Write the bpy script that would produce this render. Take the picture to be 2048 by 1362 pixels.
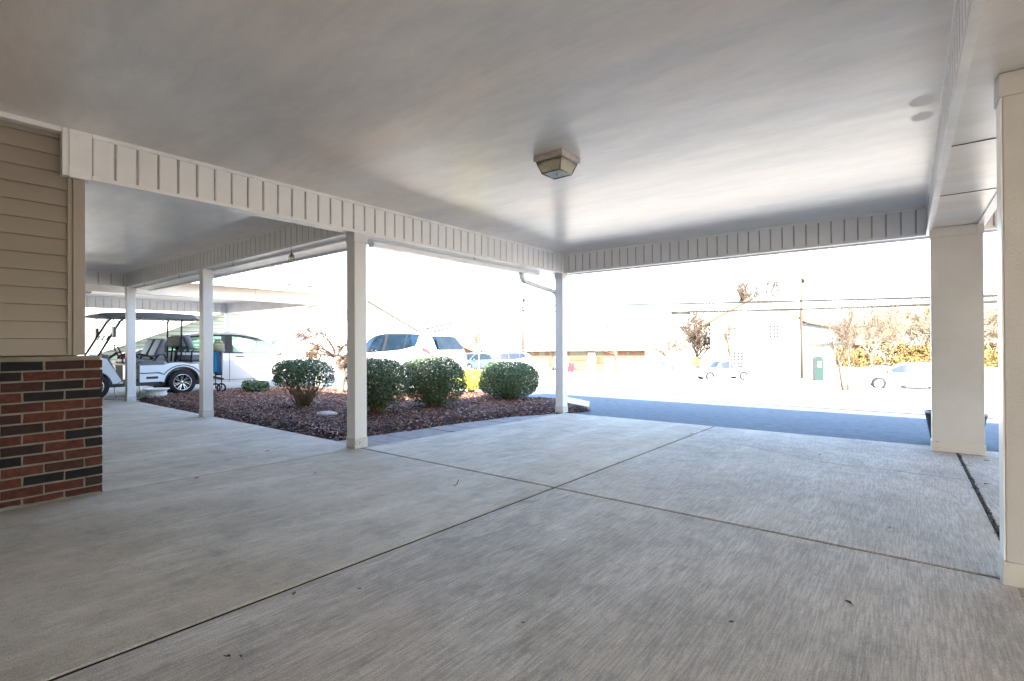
import bpy, math, random
from mathutils import Vector, Matrix
rnd = random.Random(7)
S = bpy.context.scene
for o in list(bpy.data.objects): bpy.data.objects.remove(o)

# ------------------------------------------------------------ camera
cam = bpy.data.cameras.new("Camera"); camo = bpy.data.objects.new("Camera", cam)
S.collection.objects.link(camo); S.camera = camo
FPX = 993.2138
cam.sensor_width = 36; cam.lens = FPX / 2048 * 36; cam.clip_start = .05; cam.clip_end = 3000
YAW, PIT, ROL = .6705, .0043, -.0041
cF = Vector((-math.sin(YAW), math.cos(YAW), 0)); cR = Vector((math.cos(YAW), math.sin(YAW), 0)); cU = Vector((0, 0, 1))
F2 = cF * math.cos(PIT) + cU * math.sin(PIT); U2 = cU * math.cos(PIT) - cF * math.sin(PIT)
R3 = cR * math.cos(ROL) + U2 * math.sin(ROL); U3 = U2 * math.cos(ROL) - cR * math.sin(ROL)
CAM = Vector((0, 0, 1.0))
M = Matrix.Identity(4)
for i in range(3):
    M[i][0] = R3[i]; M[i][1] = U3[i]; M[i][2] = -F2[i]; M[i][3] = CAM[i]
camo.matrix_world = M

# ------------------------------------------------------------ light
SUN_EL = math.radians(36); SUN_AZ = math.atan2(.60, -.80)      # direction towards the sun, from +Y clockwise
w = bpy.data.worlds.new("World"); S.world = w; w.use_nodes = True
nt = w.node_tree; bg = nt.nodes["Background"]
sky = nt.nodes.new("ShaderNodeTexSky"); sky.sky_type = 'NISHITA'; sky.sun_disc = False
sky.sun_elevation = SUN_EL; sky.sun_rotation = SUN_AZ; sky.altitude = 200; sky.air_density = 1.0; sky.dust_density = 2.2; sky.ozone_density = 1.2
nt.links.new(sky.outputs[0], bg.inputs[0]); bg.inputs[1].default_value = .14
sl = bpy.data.lights.new("Sun", 'SUN'); sl.energy = 4.8; sl.angle = math.radians(.5); sl.color = (1, .92, .81)
so = bpy.data.objects.new("Sun", sl); S.collection.objects.link(so)
tosun = Vector((math.sin(SUN_AZ) * math.cos(SUN_EL), math.cos(SUN_AZ) * math.cos(SUN_EL), math.sin(SUN_EL)))
so.rotation_euler = tosun.to_track_quat('Z', 'Y').to_euler(); so.location = tosun * 30
S.view_settings.view_transform = 'Standard'; S.view_settings.look = 'None'
S.view_settings.exposure = 3.3; S.view_settings.gamma = 1
S.cycles.max_bounces = 10; S.cycles.diffuse_bounces = 6; S.cycles.transparent_max_bounces = 12
S.cycles.use_denoising = True

# ------------------------------------------------------------ helpers
def c2w(px, D, z=0.0):
    """point at image column px (of 2048), depth D in metres, height z"""
    t = (px - 1024) / FPX
    p = cF * D + cR * (t * D)
    return Vector((p.x, p.y, z))
def lerp_table(x, T):
    if x <= T[0][0]: return T[0][1]
    for (a, b), (c, d) in zip(T, T[1:]):
        if x <= c: return b + (d - b) * (x - a) / (c - a)
    return T[-1][1]
GP = [(-60, .9), (-10, .19), (9, -.173), (13, -.3), (20, -.64), (26, -1.0), (34, -1.52), (45, -2.25), (56, -2.88), (80, -3.25), (120, -3.3), (500, -3.3)]
def gz(x, y):
    fade = 1 if y < 9 else max(0, 1 - (y - 9) / 12)
    return lerp_table(y, GP) + .0075 * max(-15, min(6, x)) * fade
def slabz(x, y): return .0075 * max(-15, min(6, x)) - .0192 * y

class MB:
    def __init__(s): s.v = []; s.f = []; s.m = []; s.sm = []
    def add(s, vs, fs, mi=0, smooth=False):
        b = len(s.v); s.v += [tuple(v) for v in vs]
        for f in fs: s.f.append(tuple(b + i for i in f)); s.m.append(mi); s.sm.append(smooth)
    def box(s, x0, x1, y0, y1, z0, z1, mi=0):
        s.add([(x0,y0,z0),(x1,y0,z0),(x1,y1,z0),(x0,y1,z0),(x0,y0,z1),(x1,y0,z1),(x1,y1,z1),(x0,y1,z1)],
              [(0,3,2,1),(4,5,6,7),(0,1,5,4),(1,2,6,5),(2,3,7,6),(3,0,4,7)], mi)
    def obox(s, c, ax, ay, az, mi=0):
        c, ax, ay, az = map(Vector, (c, ax, ay, az)); vs = []
        for k in (-1, 1):
            for (i, j) in ((-1,-1),(1,-1),(1,1),(-1,1)): vs.append(c + ax*i*.5 + ay*j*.5 + az*k*.5)
        s.add(vs, [(0,3,2,1),(4,5,6,7),(0,1,5,4),(1,2,6,5),(2,3,7,6),(3,0,4,7)], mi)
    def tube(s, pts, r, n=8, mi=0, cap=True):
        pts = [Vector(p) for p in pts]; rs = r if isinstance(r, (list, tuple)) else [r]*len(pts)
        rings = []; prev = None
        for i, p in enumerate(pts):
            d = (pts[min(i+1, len(pts)-1)] - pts[max(i-1, 0)])
            if d.length < 1e-9: d = Vector((0,0,1))
            d.normalize()
            if prev is None: a = d.orthogonal().normalized()
            else:
                a = prev - d * prev.dot(d)
                a = a.normalized() if a.length > 1e-6 else d.orthogonal().normalized()
            prev = a; b = d.cross(a)
            rings.append([p + (a*math.cos(2*math.pi*k/n) + b*math.sin(2*math.pi*k/n))*rs[i] for k in range(n)])
        vs = [v for R in rings for v in R]; fs = []
        for i in range(len(rings)-1):
            for k in range(n): fs.append((i*n+k, i*n+(k+1)%n, (i+1)*n+(k+1)%n, (i+1)*n+k))
        s.add(vs, fs, mi, True)
        if cap and n > 3:
            e_ = len(s.v) - len(vs); m_ = len(vs) - n
            s.f += [tuple(e_+k for k in range(n))[::-1], tuple(e_+m_+k for k in range(n))]; s.m += [mi, mi]; s.sm += [False, False]
    def lathe(s, prof, c=(0,0,0), n=24, axis='z', mi=0, smooth=True):
        vs = []; c = Vector(c)
        for (r, h) in prof:
            for k in range(n):
                a = 2*math.pi*k/n; u, v = r*math.cos(a), r*math.sin(a)
                p = {'z': (u, v, h), 'y': (u, h, v), 'x': (h, u, v)}[axis]
                vs.append(c + Vector(p))
        fs = []
        for i in range(len(prof)-1):
            for k in range(n): fs.append((i*n+k, i*n+(k+1)%n, (i+1)*n+(k+1)%n, (i+1)*n+k))
        s.add(vs, fs, mi, smooth)
    def prism(s, poly, a, b, fn, mi=0, smooth=False):
        """poly: 2-D outline; fn(u, v, t) -> 3-D point, extruded t from a to b"""
        n = len(poly); vs = [fn(u, v, a) for u, v in poly] + [fn(u, v, b) for u, v in poly]
        s.add(vs, [(i, (i+1) % n, n+(i+1) % n, n+i) for i in range(n)], mi, smooth)
        s.add(vs[:n], [tuple(range(n))[::-1]], mi); s.add(vs[n:], [tuple(range(n))], mi)
    def ell(s, c, rx, ry, rz, n=12, m=8, mi=0, jit=0):
        vs = []; c = Vector(c)
        for i in range(m+1):
            t = math.pi*i/m
            for k in range(n):
                a = 2*math.pi*k/n; j = 1 + (rnd.uniform(-jit, jit) if 0 < i < m else 0)
                vs.append(c + Vector((rx*math.sin(t)*math.cos(a)*j, ry*math.sin(t)*math.sin(a)*j, rz*math.cos(t))))
        fs = [(i*n+k, (i+1)*n+k, (i+1)*n+(k+1)%n, i*n+(k+1)%n) for i in range(m) for k in range(n)]
        s.add(vs, fs, mi, True)

def obj(name, mb, mats, parent=None, local=False, bevel=0, fixn=True):
    me = bpy.data.meshes.new(name)
    off = Vector((0,0,0))
    if parent is not None and not local: off = parent.location
    me.from_pydata([(v[0]-off[0], v[1]-off[1], v[2]-off[2]) for v in mb.v], [], mb.f)
    if not isinstance(mats, (list, tuple)): mats = [mats]
    for m in mats: me.materials.append(m)
    me.polygons.foreach_set('material_index', mb.m); me.polygons.foreach_set('use_smooth', mb.sm)
    me.update()
    o = bpy.data.objects.new(name, me); S.collection.objects.link(o)
    if parent is not None: o.parent = parent
    if bevel:
        b = o.modifiers.new('b', 'BEVEL'); b.width = bevel; b.segments = 2; b.limit_method = 'ANGLE'; b.angle_limit = math.radians(40)
    return o
def obj_split(name, mb, mats, parent, local=True, bevel=0):
    par = list(range(len(mb.v)))
    def find(a):
        while par[a] != a: par[a] = par[par[a]]; a = par[a]
        return a
    for f in mb.f:
        for a in f[1:]: par[find(a)] = find(f[0])
    G_ = {}
    for f, m_, sm in zip(mb.f, mb.m, mb.sm): G_.setdefault(find(f[0]), []).append((f, m_, sm))
    for fs in G_.values():
        q = MB(); mp = {}
        for f, m_, sm in fs:
            for a in f:
                if a not in mp: mp[a] = len(q.v); q.v.append(mb.v[a])
            q.f.append(tuple(mp[a] for a in f)); q.m.append(m_); q.sm.append(sm)
        obj(name, q, mats, parent, local, bevel)
def tag(o, label, cat, group=None):
    o['label'] = label; o['category'] = cat
    if group: o['group'] = group
    return o
def thing(name, label, cat, loc=(0,0,0), rotz=0, group=None):
    o = bpy.data.objects.new(name, None); S.collection.objects.link(o)
    o.location = loc; o.rotation_euler = (0, 0, rotz); o.empty_display_size = .2
    return tag(o, label, cat, group)
def struct(name, mb, m, kind='structure', **k):
    o = obj(name, mb, m, **k); o['kind'] = kind; return o
def dup(root, loc, rotz, label, group=None):
    r = root.copy(); S.collection.objects.link(r); r.location = loc; r.rotation_euler = (0, 0, rotz); r['label'] = label
    if group: r['group'] = group
    for ch in list(root.children):
        c = ch.copy(); S.collection.objects.link(c); c.parent = r
        for g in ch.children:
            d = g.copy(); S.collection.objects.link(d); d.parent = c
    return r

# ------------------------------------------------------------ materials
def mat(name, col, rough=.6, spec=.5, metal=0, var=0, vscale=3, bump=0, bscale=40, stretch=(1,1,1), trans=0, coat=0, col2=None, c2lo=.45, c2hi=.65):
    m = bpy.data.materials.new(name); m.use_nodes = True; N = m.node_tree.nodes; L = m.node_tree.links
    b = N["Principled BSDF"]; b.inputs['Base Color'].default_value = (*col, 1); b.inputs['Roughness'].default_value = rough
    b.inputs['Specular IOR Level'].default_value = spec; b.inputs['Metallic'].default_value = metal
    if coat: b.inputs['Coat Weight'].default_value = coat; b.inputs['Coat Roughness'].default_value = .05
    tc = N.new("ShaderNodeTexCoord"); mp = N.new("ShaderNodeMapping"); mp.inputs['Scale'].default_value = stretch
    L.new(tc.outputs['Object'], mp.inputs[0])
    if var or col2:
        n = N.new("ShaderNodeTexNoise"); n.inputs['Scale'].default_value = vscale; n.inputs['Detail'].default_value = 6; n.inputs['Roughness'].default_value = .6
        L.new(mp.outputs[0], n.inputs[0])
        r = N.new("ShaderNodeValToRGB")
        e = r.color_ramp.elements
        c2 = col2 or tuple(c*(1-var) for c in col); c1 = col if col2 else tuple(min(1, c*(1+var*.6)) for c in col)
        e[0].position = c2lo if col2 else .3; e[0].color = (*c2, 1); e[1].position = c2hi if col2 else .7; e[1].color = (*c1, 1)
        L.new(n.outputs[0], r.inputs[0]); L.new(r.outputs[0], b.inputs['Base Color'])
    if bump:
        n2 = N.new("ShaderNodeTexNoise"); n2.inputs['Scale'].default_value = bscale; n2.inputs['Detail'].default_value = 4
        L.new(mp.outputs[0], n2.inputs[0])
        bp = N.new("ShaderNodeBump"); bp.inputs['Strength'].default_value = bump; bp.inputs['Distance'].default_value = .01
        L.new(n2.outputs[0], bp.inputs['Height']); L.new(bp.outputs[0], b.inputs['Normal'])
    return m

def nd(m): return m.node_tree.nodes, m.node_tree.links, m.node_tree.nodes["Principled BSDF"]
def noise(N, L, vec, scale, detail=5, rough=.6):
    n = N.new("ShaderNodeTexNoise"); n.inputs['Scale'].default_value = scale; n.inputs['Detail'].default_value = detail; n.inputs['Roughness'].default_value = rough
    L.new(vec, n.inputs[0]); return n.outputs[0]
def ramp(N, L, fac, stops):
    r = N.new("ShaderNodeValToRGB"); e = r.color_ramp.elements
    while len(e) < len(stops): e.new(.5)
    for k, (p, c) in enumerate(stops):
        e[k].position = p; e[k].color = (*c, 1) if isinstance(c, tuple) else (c, c, c, 1)
    L.new(fac, r.inputs[0]); return r.outputs[0]
def mixc(N, L, fac, a, b, typ='MIX'):
    n = N.new("ShaderNodeMix"); n.data_type = 'RGBA'; n.blend_type = typ
    for s, v in ((0, fac), (6, a), (7, b)):
        if isinstance(v, (int, float)): n.inputs[s].default_value = v
        elif isinstance(v, tuple): n.inputs[s].default_value = (*v, 1)
        else: L.new(v, n.inputs[s])
    return n.outputs[2]
def mapping(N, L, scale=(1,1,1), rot=(0,0,0)):
    tc = N.new("ShaderNodeTexCoord"); mp = N.new("ShaderNodeMapping"); mp.inputs['Scale'].default_value = scale; mp.inputs['Rotation'].default_value = rot
    L.new(tc.outputs['Object'], mp.inputs[0]); return mp.outputs[0]

def concrete_mat(name, base=(.36,.335,.31), broom=.5):
    m = bpy.data.materials.new(name); m.use_nodes = True; N, L, b = nd(m)
    v = mapping(N, L); vs = mapping(N, L, (1, .22, 1)); vb = mapping(N, L, (1, .045, 1), (0, 0, .03))
    big = ramp(N, L, noise(N, L, v, .8, 8, .68), [(.32, tuple(c*.80 for c in base)), (.5, base), (.68, tuple(min(1, c*1.18) for c in base))])
    g = N.new("ShaderNodeNewGeometry"); isl = ramp(N, L, g.outputs['Random Per Island'], [(0, .90), (1, 1.08)])
    c = mixc(N, L, 1, big, isl, 'MULTIPLY')
    worn = ramp(N, L, noise(N, L, vs, 3.2, 12, .80), [(.48, 0.0), (.64, .60)])     # pale worn patches
    c = mixc(N, L, worn, c, tuple(min(1, k*1.55) for k in (base[0]*.95, base[1], base[2]*1.06)))
    stain = ramp(N, L, noise(N, L, v, 5.5, 10, .78), [(.36, .74), (.54, 1.0)])
    c = mixc(N, L, .85, c, stain, 'MULTIPLY')
    broomf = ramp(N, L, noise(N, L, vb, 150, 3, .6), [(.38, .60), (.52, .97), (.64, 1.28)])
    c = mixc(N, L, broom, c, broomf, 'MULTIPLY')
    grit = ramp(N, L, noise(N, L, v, 210, 4, .8), [(.34, .50), (.5, 1.0), (.64, 1.28)])
    c = mixc(N, L, .75, c, grit, 'MULTIPLY')
    rust = ramp(N, L, noise(N, L, v, .7, 5, .6), [(.54, 0.0), (.72, .5)])
    c = mixc(N, L, rust, c, (base[0]*.85, base[1]*.68, base[2]*.52))
    spots = ramp(N, L, noise(N, L, v, 9, 3, .5), [(.74, 1.0), (.80, .60)])
    c = mixc(N, L, 1, c, spots, 'MULTIPLY')
    L.new(c, b.inputs['Base Color']); b.inputs['Roughness'].default_value = .72; b.inputs['Specular IOR Level'].default_value = .35
    bp = N.new("ShaderNodeBump"); bp.inputs['Strength'].default_value = .5 * broom + .1; bp.inputs['Distance'].default_value = .005
    L.new(noise(N, L, vb, 150, 3, .6), bp.inputs['Height'])
    bp2 = N.new("ShaderNodeBump"); bp2.inputs['Strength'].default_value = .35; bp2.inputs['Distance'].default_value = .004
    L.new(noise(N, L, v, 130, 5, .8), bp2.inputs['Height']); L.new(bp.outputs[0], bp2.inputs['Normal']); L.new(bp2.outputs[0], b.inputs['Normal'])
    return m
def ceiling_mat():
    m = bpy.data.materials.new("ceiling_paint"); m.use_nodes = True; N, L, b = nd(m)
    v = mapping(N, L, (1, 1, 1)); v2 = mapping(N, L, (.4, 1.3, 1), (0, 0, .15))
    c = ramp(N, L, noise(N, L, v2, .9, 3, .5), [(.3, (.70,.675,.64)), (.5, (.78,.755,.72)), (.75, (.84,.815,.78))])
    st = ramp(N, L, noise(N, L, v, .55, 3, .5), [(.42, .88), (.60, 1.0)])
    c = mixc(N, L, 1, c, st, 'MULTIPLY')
    wm = ramp(N, L, noise(N, L, v2, .8, 4, .55), [(.48, 0.0), (.66, .65)]); c = mixc(N, L, wm, c, (.76,.64,.55))  # warm mottled reflections painted into the ceiling colour
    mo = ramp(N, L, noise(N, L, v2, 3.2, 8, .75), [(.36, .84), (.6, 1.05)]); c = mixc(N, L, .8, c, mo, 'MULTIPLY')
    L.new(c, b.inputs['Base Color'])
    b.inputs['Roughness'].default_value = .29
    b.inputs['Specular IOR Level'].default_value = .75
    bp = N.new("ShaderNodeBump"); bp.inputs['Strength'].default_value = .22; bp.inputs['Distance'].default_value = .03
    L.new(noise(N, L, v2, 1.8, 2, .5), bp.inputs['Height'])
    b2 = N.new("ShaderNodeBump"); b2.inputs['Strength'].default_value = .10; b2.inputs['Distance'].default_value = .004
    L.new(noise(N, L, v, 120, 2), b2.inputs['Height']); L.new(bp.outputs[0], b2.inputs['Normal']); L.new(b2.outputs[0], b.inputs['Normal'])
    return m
def leaf_mat(name, c1, c2, c3, rough=.45):
    m = bpy.data.materials.new(name); m.use_nodes = True; N, L, b = nd(m)
    v = mapping(N, L)
    g = N.new("ShaderNodeNewGeometry")
    c = ramp(N, L, g.outputs['Random Per Island'], [(.0, c1), (.5, c2), (1.0, c3)])
    L.new(c, b.inputs['Base Color']); b.inputs['Roughness'].default_value = rough; b.inputs['Specular IOR Level'].default_value = .4
    # thin leaves pass some light
    tr = N.new("ShaderNodeBsdfTranslucent"); L.new(c, tr.inputs[0]); mx = N.new("ShaderNodeMixShader"); mx.inputs[0].default_value = .25
    out = N["Material Output"]; L.new(b.outputs[0], mx.inputs[1]); L.new(tr.outputs[0], mx.inputs[2]); L.new(mx.outputs[0], out.inputs[0])
    return m
def island_mat(name, stops, rough=.7, spec=.4, bump=0, bscale=60, var=.0):
    m = bpy.data.materials.new(name); m.use_nodes = True; N, L, b = nd(m)
    g = N.new("ShaderNodeNewGeometry"); c = ramp(N, L, g.outputs['Random Per Island'], stops)
    v = mapping(N, L)
    if var:
        s = ramp(N, L, noise(N, L, v, 30, 5, .7), [(.35, 1-var), (.65, 1+var*.5)]); c = mixc(N, L, 1, c, s, 'MULTIPLY')
        if var > .4:
            e = ramp(N, L, noise(N, L, v, 22, 7, .8), [(.66, 0.0), (.74, .5)]); c = mixc(N, L, e, c, (.30,.25,.21))
    L.new(c, b.inputs['Base Color']); b.inputs['Roughness'].default_value = rough; b.inputs['Specular IOR Level'].default_value = spec
    if bump:
        bp = N.new("ShaderNodeBump"); bp.inputs['Strength'].default_value = bump; bp.inputs['Distance'].default_value = .006
        L.new(noise(N, L, v, bscale, 4), bp.inputs['Height']); L.new(bp.outputs[0], b.inputs['Normal'])
    return m
def glass_mat(name, tint=(.6,.75,.72), op=.45, rough=.03):
    m = bpy.data.materials.new(name); m.use_nodes = True; N, L, b = nd(m)
    b.inputs['Base Color'].default_value = (*[c*.25 for c in tint], 1); b.inputs['Roughness'].default_value = rough; b.inputs['Specular IOR Level'].default_value = .7
    t = N.new("ShaderNodeBsdfTransparent"); t.inputs[0].default_value = (*tint, 1)
    mx = N.new("ShaderNodeMixShader"); mx.inputs[0].default_value = 1-op
    L.new(b.outputs[0], mx.inputs[1]); L.new(t.outputs[0], mx.inputs[2]); L.new(mx.outputs[0], N["Material Output"].inputs[0])
    return m

M_white = mat("white_vinyl", (.76,.755,.75), .42, .5, var=.10, vscale=1.4, bump=.05, bscale=25)
M_trim = mat("white_trim", (.76,.755,.745), .38, .5, var=.12, vscale=5, bump=.04, bscale=30)
M_rib = mat("panel_rib_gap", (.40,.38,.355), .6, .3, var=.3, vscale=6)
M_post = mat("post_wrap", (.64,.64,.64), .35, .5, var=.12, vscale=2.6, bump=.05, bscale=12, stretch=(1,1,.25))
M_base = mat('grimy_base_trim', (.50,.495,.48), .45, .4, col2=(.30,.24,.17), vscale=11, c2lo=.30, c2hi=.42, bump=.1, bscale=40)
M_col = mat("column_paint", (.47,.47,.47), .55, .35, var=.12, vscale=1.6, bump=.25, bscale=140)
M_siding = mat("beige_siding", (.29,.245,.20), .5, .4, var=.10, vscale=3, bump=.12, bscale=50, stretch=(1,.15,1))
M_sidtrim = mat("beige_trim", (.32,.275,.23), .45, .4, var=.08, vscale=3, bump=.05)
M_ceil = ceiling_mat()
M_conc = concrete_mat("broom_concrete", (.43,.38,.325), .55)
M_conc2 = concrete_mat("smooth_concrete", (.47,.41,.33), .22)
M_joint = mat("joint_dirt", (.03,.026,.022), .95, .1, var=.5, vscale=30)
M_crack = mat("crack_dark", (.09,.083,.075), .95, .1)
M_asph = mat("asphalt", (.095,.130,.165), .82, .35, var=.28, vscale=9, bump=.9, bscale=260)
M_ground = mat("dry_grass_ground", (.45,.385,.29), .95, .2, var=.35, vscale=.8, bump=.5, bscale=30)
M_road = mat("worn_road", (.22,.22,.22), .9, .3, var=.15, vscale=3, bump=.3, bscale=120)
M_drive = mat("pale_concrete", (.42,.40,.36), .85, .3, var=.12, vscale=2, bump=.2, bscale=90)
M_soil = mat("bed_soil", (.035,.024,.02), .95, .2, var=.5, vscale=12, bump=1, bscale=60)
M_chip = island_mat("mulch_chips", [(0, (.04,.016,.013)), (.35, (.10,.038,.024)), (.7, (.175,.072,.044)), (.9, (.22,.11,.075)), (1, (.36,.27,.22))], .55, .5)
M_paver = mat("paver_stone", (.30,.27,.26), .8, .3, var=.22, vscale=7, bump=.5, bscale=70)
M_mortar = mat("mortar", (.25,.215,.17), .95, .15, var=.2, vscale=14, bump=.6, bscale=160)
M_brick = island_mat("bricks", [(0, (.008,.007,.009)), (.40, (.017,.012,.012)), (.50, (.05,.018,.014)), (.65, (.075,.021,.015)), (.85, (.115,.032,.018)), (1, (.045,.016,.013))], .82, .35, .9, 110, .42)
M_shing = mat("shingles", (.30,.29,.28), .9, .2, var=.3, vscale=14, stretch=(1,3,1), bump=.4, bscale=60)
M_metalw = mat("gutter_white", (.8,.8,.79), .35, .5, var=.05, vscale=4)
M_lant = mat("dark_frame", (.22,.19,.16), .5, .5, .2, var=.3, vscale=30)
M_brass = mat("aged_frame", (.56,.50,.46), .45, .5, .3, var=.2, vscale=20)
M_fglass = None
M_black = mat("black_plastic", (.02,.021,.023), .45, .5)
M_tyre = mat("rubber", (.012,.012,.013), .75, .3, bump=.3, bscale=60)
M_carw = mat("white_car_paint", (.52,.53,.54), .22, .5, coat=.8)
M_rimb = mat("black_rim", (.015,.016,.018), .2, .6)
M_rims = mat("silver_rim", (.6,.61,.63), .25, .6, .9)
M_glass = glass_mat("car_glass", (.62,.80,.76), .35)
M_glassb = mat("blue_tint_glass", (.003,.011,.022), .06, .8, var=.7, vscale=3.5)
M_glassd = mat("dark_glass", (.012,.017,.02), .08, .8, var=.4, vscale=2)
M_seam = mat("seam_dark", (.005,.005,.006), .6)
M_int = mat("grey_interior", (.16,.16,.165), .7, .3, var=.1)
M_red = mat("red_lens", (.55,.02,.02), .15, .6)
M_clear = mat("clear_lens", (.6,.6,.6), .1, .7)
M_chrome = mat("chrome", (.55,.56,.58), .12, .6, 1)
M_iron = mat("dark_metal", (.012,.012,.013), .4, .5, .4)
M_wire = mat("weathered_wire", (.006,.006,.006), .6)
M_wood = mat("pole_wood", (.055,.043,.033), .9, .2, var=.3, vscale=5, stretch=(1,1,.1))
M_bark = mat("bark_grey", (.075,.055,.042), .9, .2, var=.35, vscale=9, bump=.6, bscale=40)
M_barkp = mat("bark_pale", (.13,.105,.082), .85, .2, var=.2, vscale=9, bump=.4, bscale=40)
M_stem = mat("shrub_stems", (.20,.15,.085), .85, .2, var=.3, vscale=12)
M_leafg = leaf_mat("holly_leaves", (.016,.040,.015), (.042,.088,.032), (.12,.17,.085))
M_leafy = leaf_mat("yellow_leaves", (.20,.24,.02), (.36,.38,.03), (.50,.46,.06))
M_leafb = leaf_mat("dry_leaves", (.14,.07,.03), (.26,.14,.06), (.36,.24,.12), .7)
M_leafo = leaf_mat("autumn_leaves", (.06,.04,.014), (.12,.08,.022), (.18,.14,.045), .7)
M_urn = mat("white_stone", (.66,.65,.62), .7, .3, var=.2, vscale=9, bump=.3, bscale=60)
M_rock = mat("pale_rock", (.52,.49,.52), .85, .3, var=.25, vscale=14, bump=.8, bscale=30)

# ------------------------------------------------------------ ground
mb = MB(); xs = [-600,-300,-160,-90,-60] + list(range(-48, 49, 3)) + [60,90,160,300,600]
ys = [-80,-40,-20,-10,-5] + [i*1.0 for i in range(-3, 22)] + list(range(23, 90, 3)) + [100,130,200,320,600,1200]
for y in ys:
    for x in xs: mb.v.append((x, y, gz(x, y) - .20))
nx = len(xs)
for j in range(len(ys)-1):
    for i in range(nx-1): mb.f.append((j*nx+i, j*nx+i+1, (j+1)*nx+i+1, (j+1)*nx+i)); mb.m.append(0); mb.sm.append(True)
struct('ground', mb, M_ground)
def sheet(name, x0, x1, y0, y1, dz, m, nx=24, ny=24, wob=None):
    mb = MB()
    for j in range(ny+1):
        for i in range(nx+1):
            x = x0 + (x1-x0)*i/nx; y = y0 + (y1-y0)*j/ny
            if wob: x, y = wob(x, y)
            mb.v.append((x, y, gz(x, y) + dz))
    for j in range(ny):
        for i in range(nx): mb.f.append((j*(nx+1)+i, j*(nx+1)+i+1, (j+1)*(nx+1)+i+1, (j+1)*(nx+1)+i)); mb.m.append(0); mb.sm.append(True)
    return struct(name, mb, m)
sheet('asphalt_driveway', -9.5, 14, 7.03, 11.2, -.035, M_asph, 30, 8)
sheet('apron', -9.5, 14, 11.2, 17.5, -.04, M_drive, 30, 12)
sheet('asphalt_edge', -9.5, 14, 11.14, 11.30, -.028, mat('tar_edge', (.03,.028,.026), .9), 30, 1)
sheet('road_edge', -60, 60, 17.3, 17.55, -.03, mat('kerb_seam', (.05,.045,.035), .9, var=.6, vscale=1.5), 60, 1)  # narrow dark seam strip along the road edge
sheet('grass_verge', -60, 60, 17.5, 29, -.05, M_ground, 60, 12)
sheet('road', -90, 60, 29, 38, -.06, M_road, 60, 10)
sheet('parking_lot', -90, 60, 44, 62, -.07, M_drive, 60, 10)
sheet('side_driveway', -30, -9.5, 3.3, 26, -.06, M_drive, 24, 24)

# slabs
def slab_panels(name, panels, m, thick=.12):
    mb = MB()
    for (x0, x1, y0, y1) in panels:
        g = .011; x0 += g; x1 -= g; y0 += g; y1 -= g; b = .006
        def P(x, y, dz): return (x, y, slabz(x, y) + dz)
        V = []
        for (ins, dz) in ((0, -thick), (0, -b), (b*.6, 0)):
            V += [P(x0+ins, y0+ins, dz), P(x1-ins, y0+ins, dz), P(x1-ins, y1-ins, dz), P(x0+ins, y1-ins, dz)]
        fs = [(8, 9, 10, 11)]
        for k in (0, 4):
            for i in range(4): fs.append((k+i, k+(i+1) % 4, k+4+(i+1) % 4, k+4+i))
        mb.add(V, fs)
    return struct(name, mb, m)
slab_panels('carport_slab', [(-2.05,.40,-3.4,3.08), (-2.05,.40,3.08,7.02), (.40,4.4,-3.4,3.0), (.40,4.4,3.0,7.02), (4.4,9.0,-3.4,3.0), (4.4,9.0,3.0,7.02)], M_conc)
slab_panels('patio_slab', [(-4.46,-2.05,-3.4,3.08), (-4.46,-2.05,3.08,7.02)], M_conc2)
slab_panels('walkway', [(-6.53,-4.46,-3.4,3.16), (-8.5,-6.53,-3.4,3.16), (-10.5,-8.5,-3.4,3.16), (-12.5,-10.5,-3.4,3.16), (-20,-12.5,-3.4,3.3)], M_conc2)
mb = MB()
for (x0, x1, y0, y1) in ((-20.02, 9.02, -3.42, 3.15), (-4.45, 9.02, 3.15, 7.0)):
    V = [(x, y, slabz(x, y) - .006) for x, y in ((x0,y0),(-15,y0),(6,y0),(x1,y0),(x1,y1),(6,y1),(-15,y1),(x0,y1))] if x0 < -15 else [(x, y, slabz(x, y) - .006) for x, y in ((x0,y0),(6,y0),(x1,y0),(x1,y1),(6,y1),(x0,y1))]
    if x0 < -15: mb.add(V, [(0,1,6,7),(1,2,5,6),(2,3,4,5)])
    else: mb.add(V, [(0,1,4,5),(1,2,3,4)])
struct('joint_filler', mb, M_joint)
# dirt filled expansion joint and the crack
mb = MB()
yy = -3.0
while yy < 6.9:
    for k in range(3):
        x = .40 + rnd.gauss(0, .008); y = yy + rnd.random()*.03; r = rnd.uniform(.0015, .005)
        mb.ell((x, y, slabz(x, y) + r*.2), r*1.4, r*1.6, r, 5, 3)
    yy += .026
o = struct('joint_debris', mb, mat('joint_grit', (.16,.145,.125), .9, col2=(.05,.045,.04), vscale=40), 'stuff')
mb = MB(); cr = [(-1.75,5.88),(-1.65,5.85),(-1.312,5.74),(-1.0,5.58),(-.80,5.44),(-.6,5.36),(-.394,5.31),(-.1,5.33),(.179,5.31),(.36,5.296)]
pts = []
for (a, b) in zip(cr, cr[1:]):
    for k in range(7): t = k/7; pts.append((a[0]+(b[0]-a[0])*t + rnd.gauss(0,.004), a[1]+(b[1]-a[1])*t + rnd.gauss(0,.007)))
for i in range(len(pts)-1):
    (x0, y0), (x1, y1) = pts[i], pts[i+1]; wd = .0035 + .002*rnd.random()
    mb.add([(x0,y0-wd,slabz(x0,y0)+.0012),(x1,y1-wd,slabz(x1,y1)+.0012),(x1,y1+wd,slabz(x1,y1)+.0012),(x0,y0+wd,slabz(x0,y0)+.0012)], [(0,1,2,3)])
struct('slab_crack', mb, M_crack)

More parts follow.
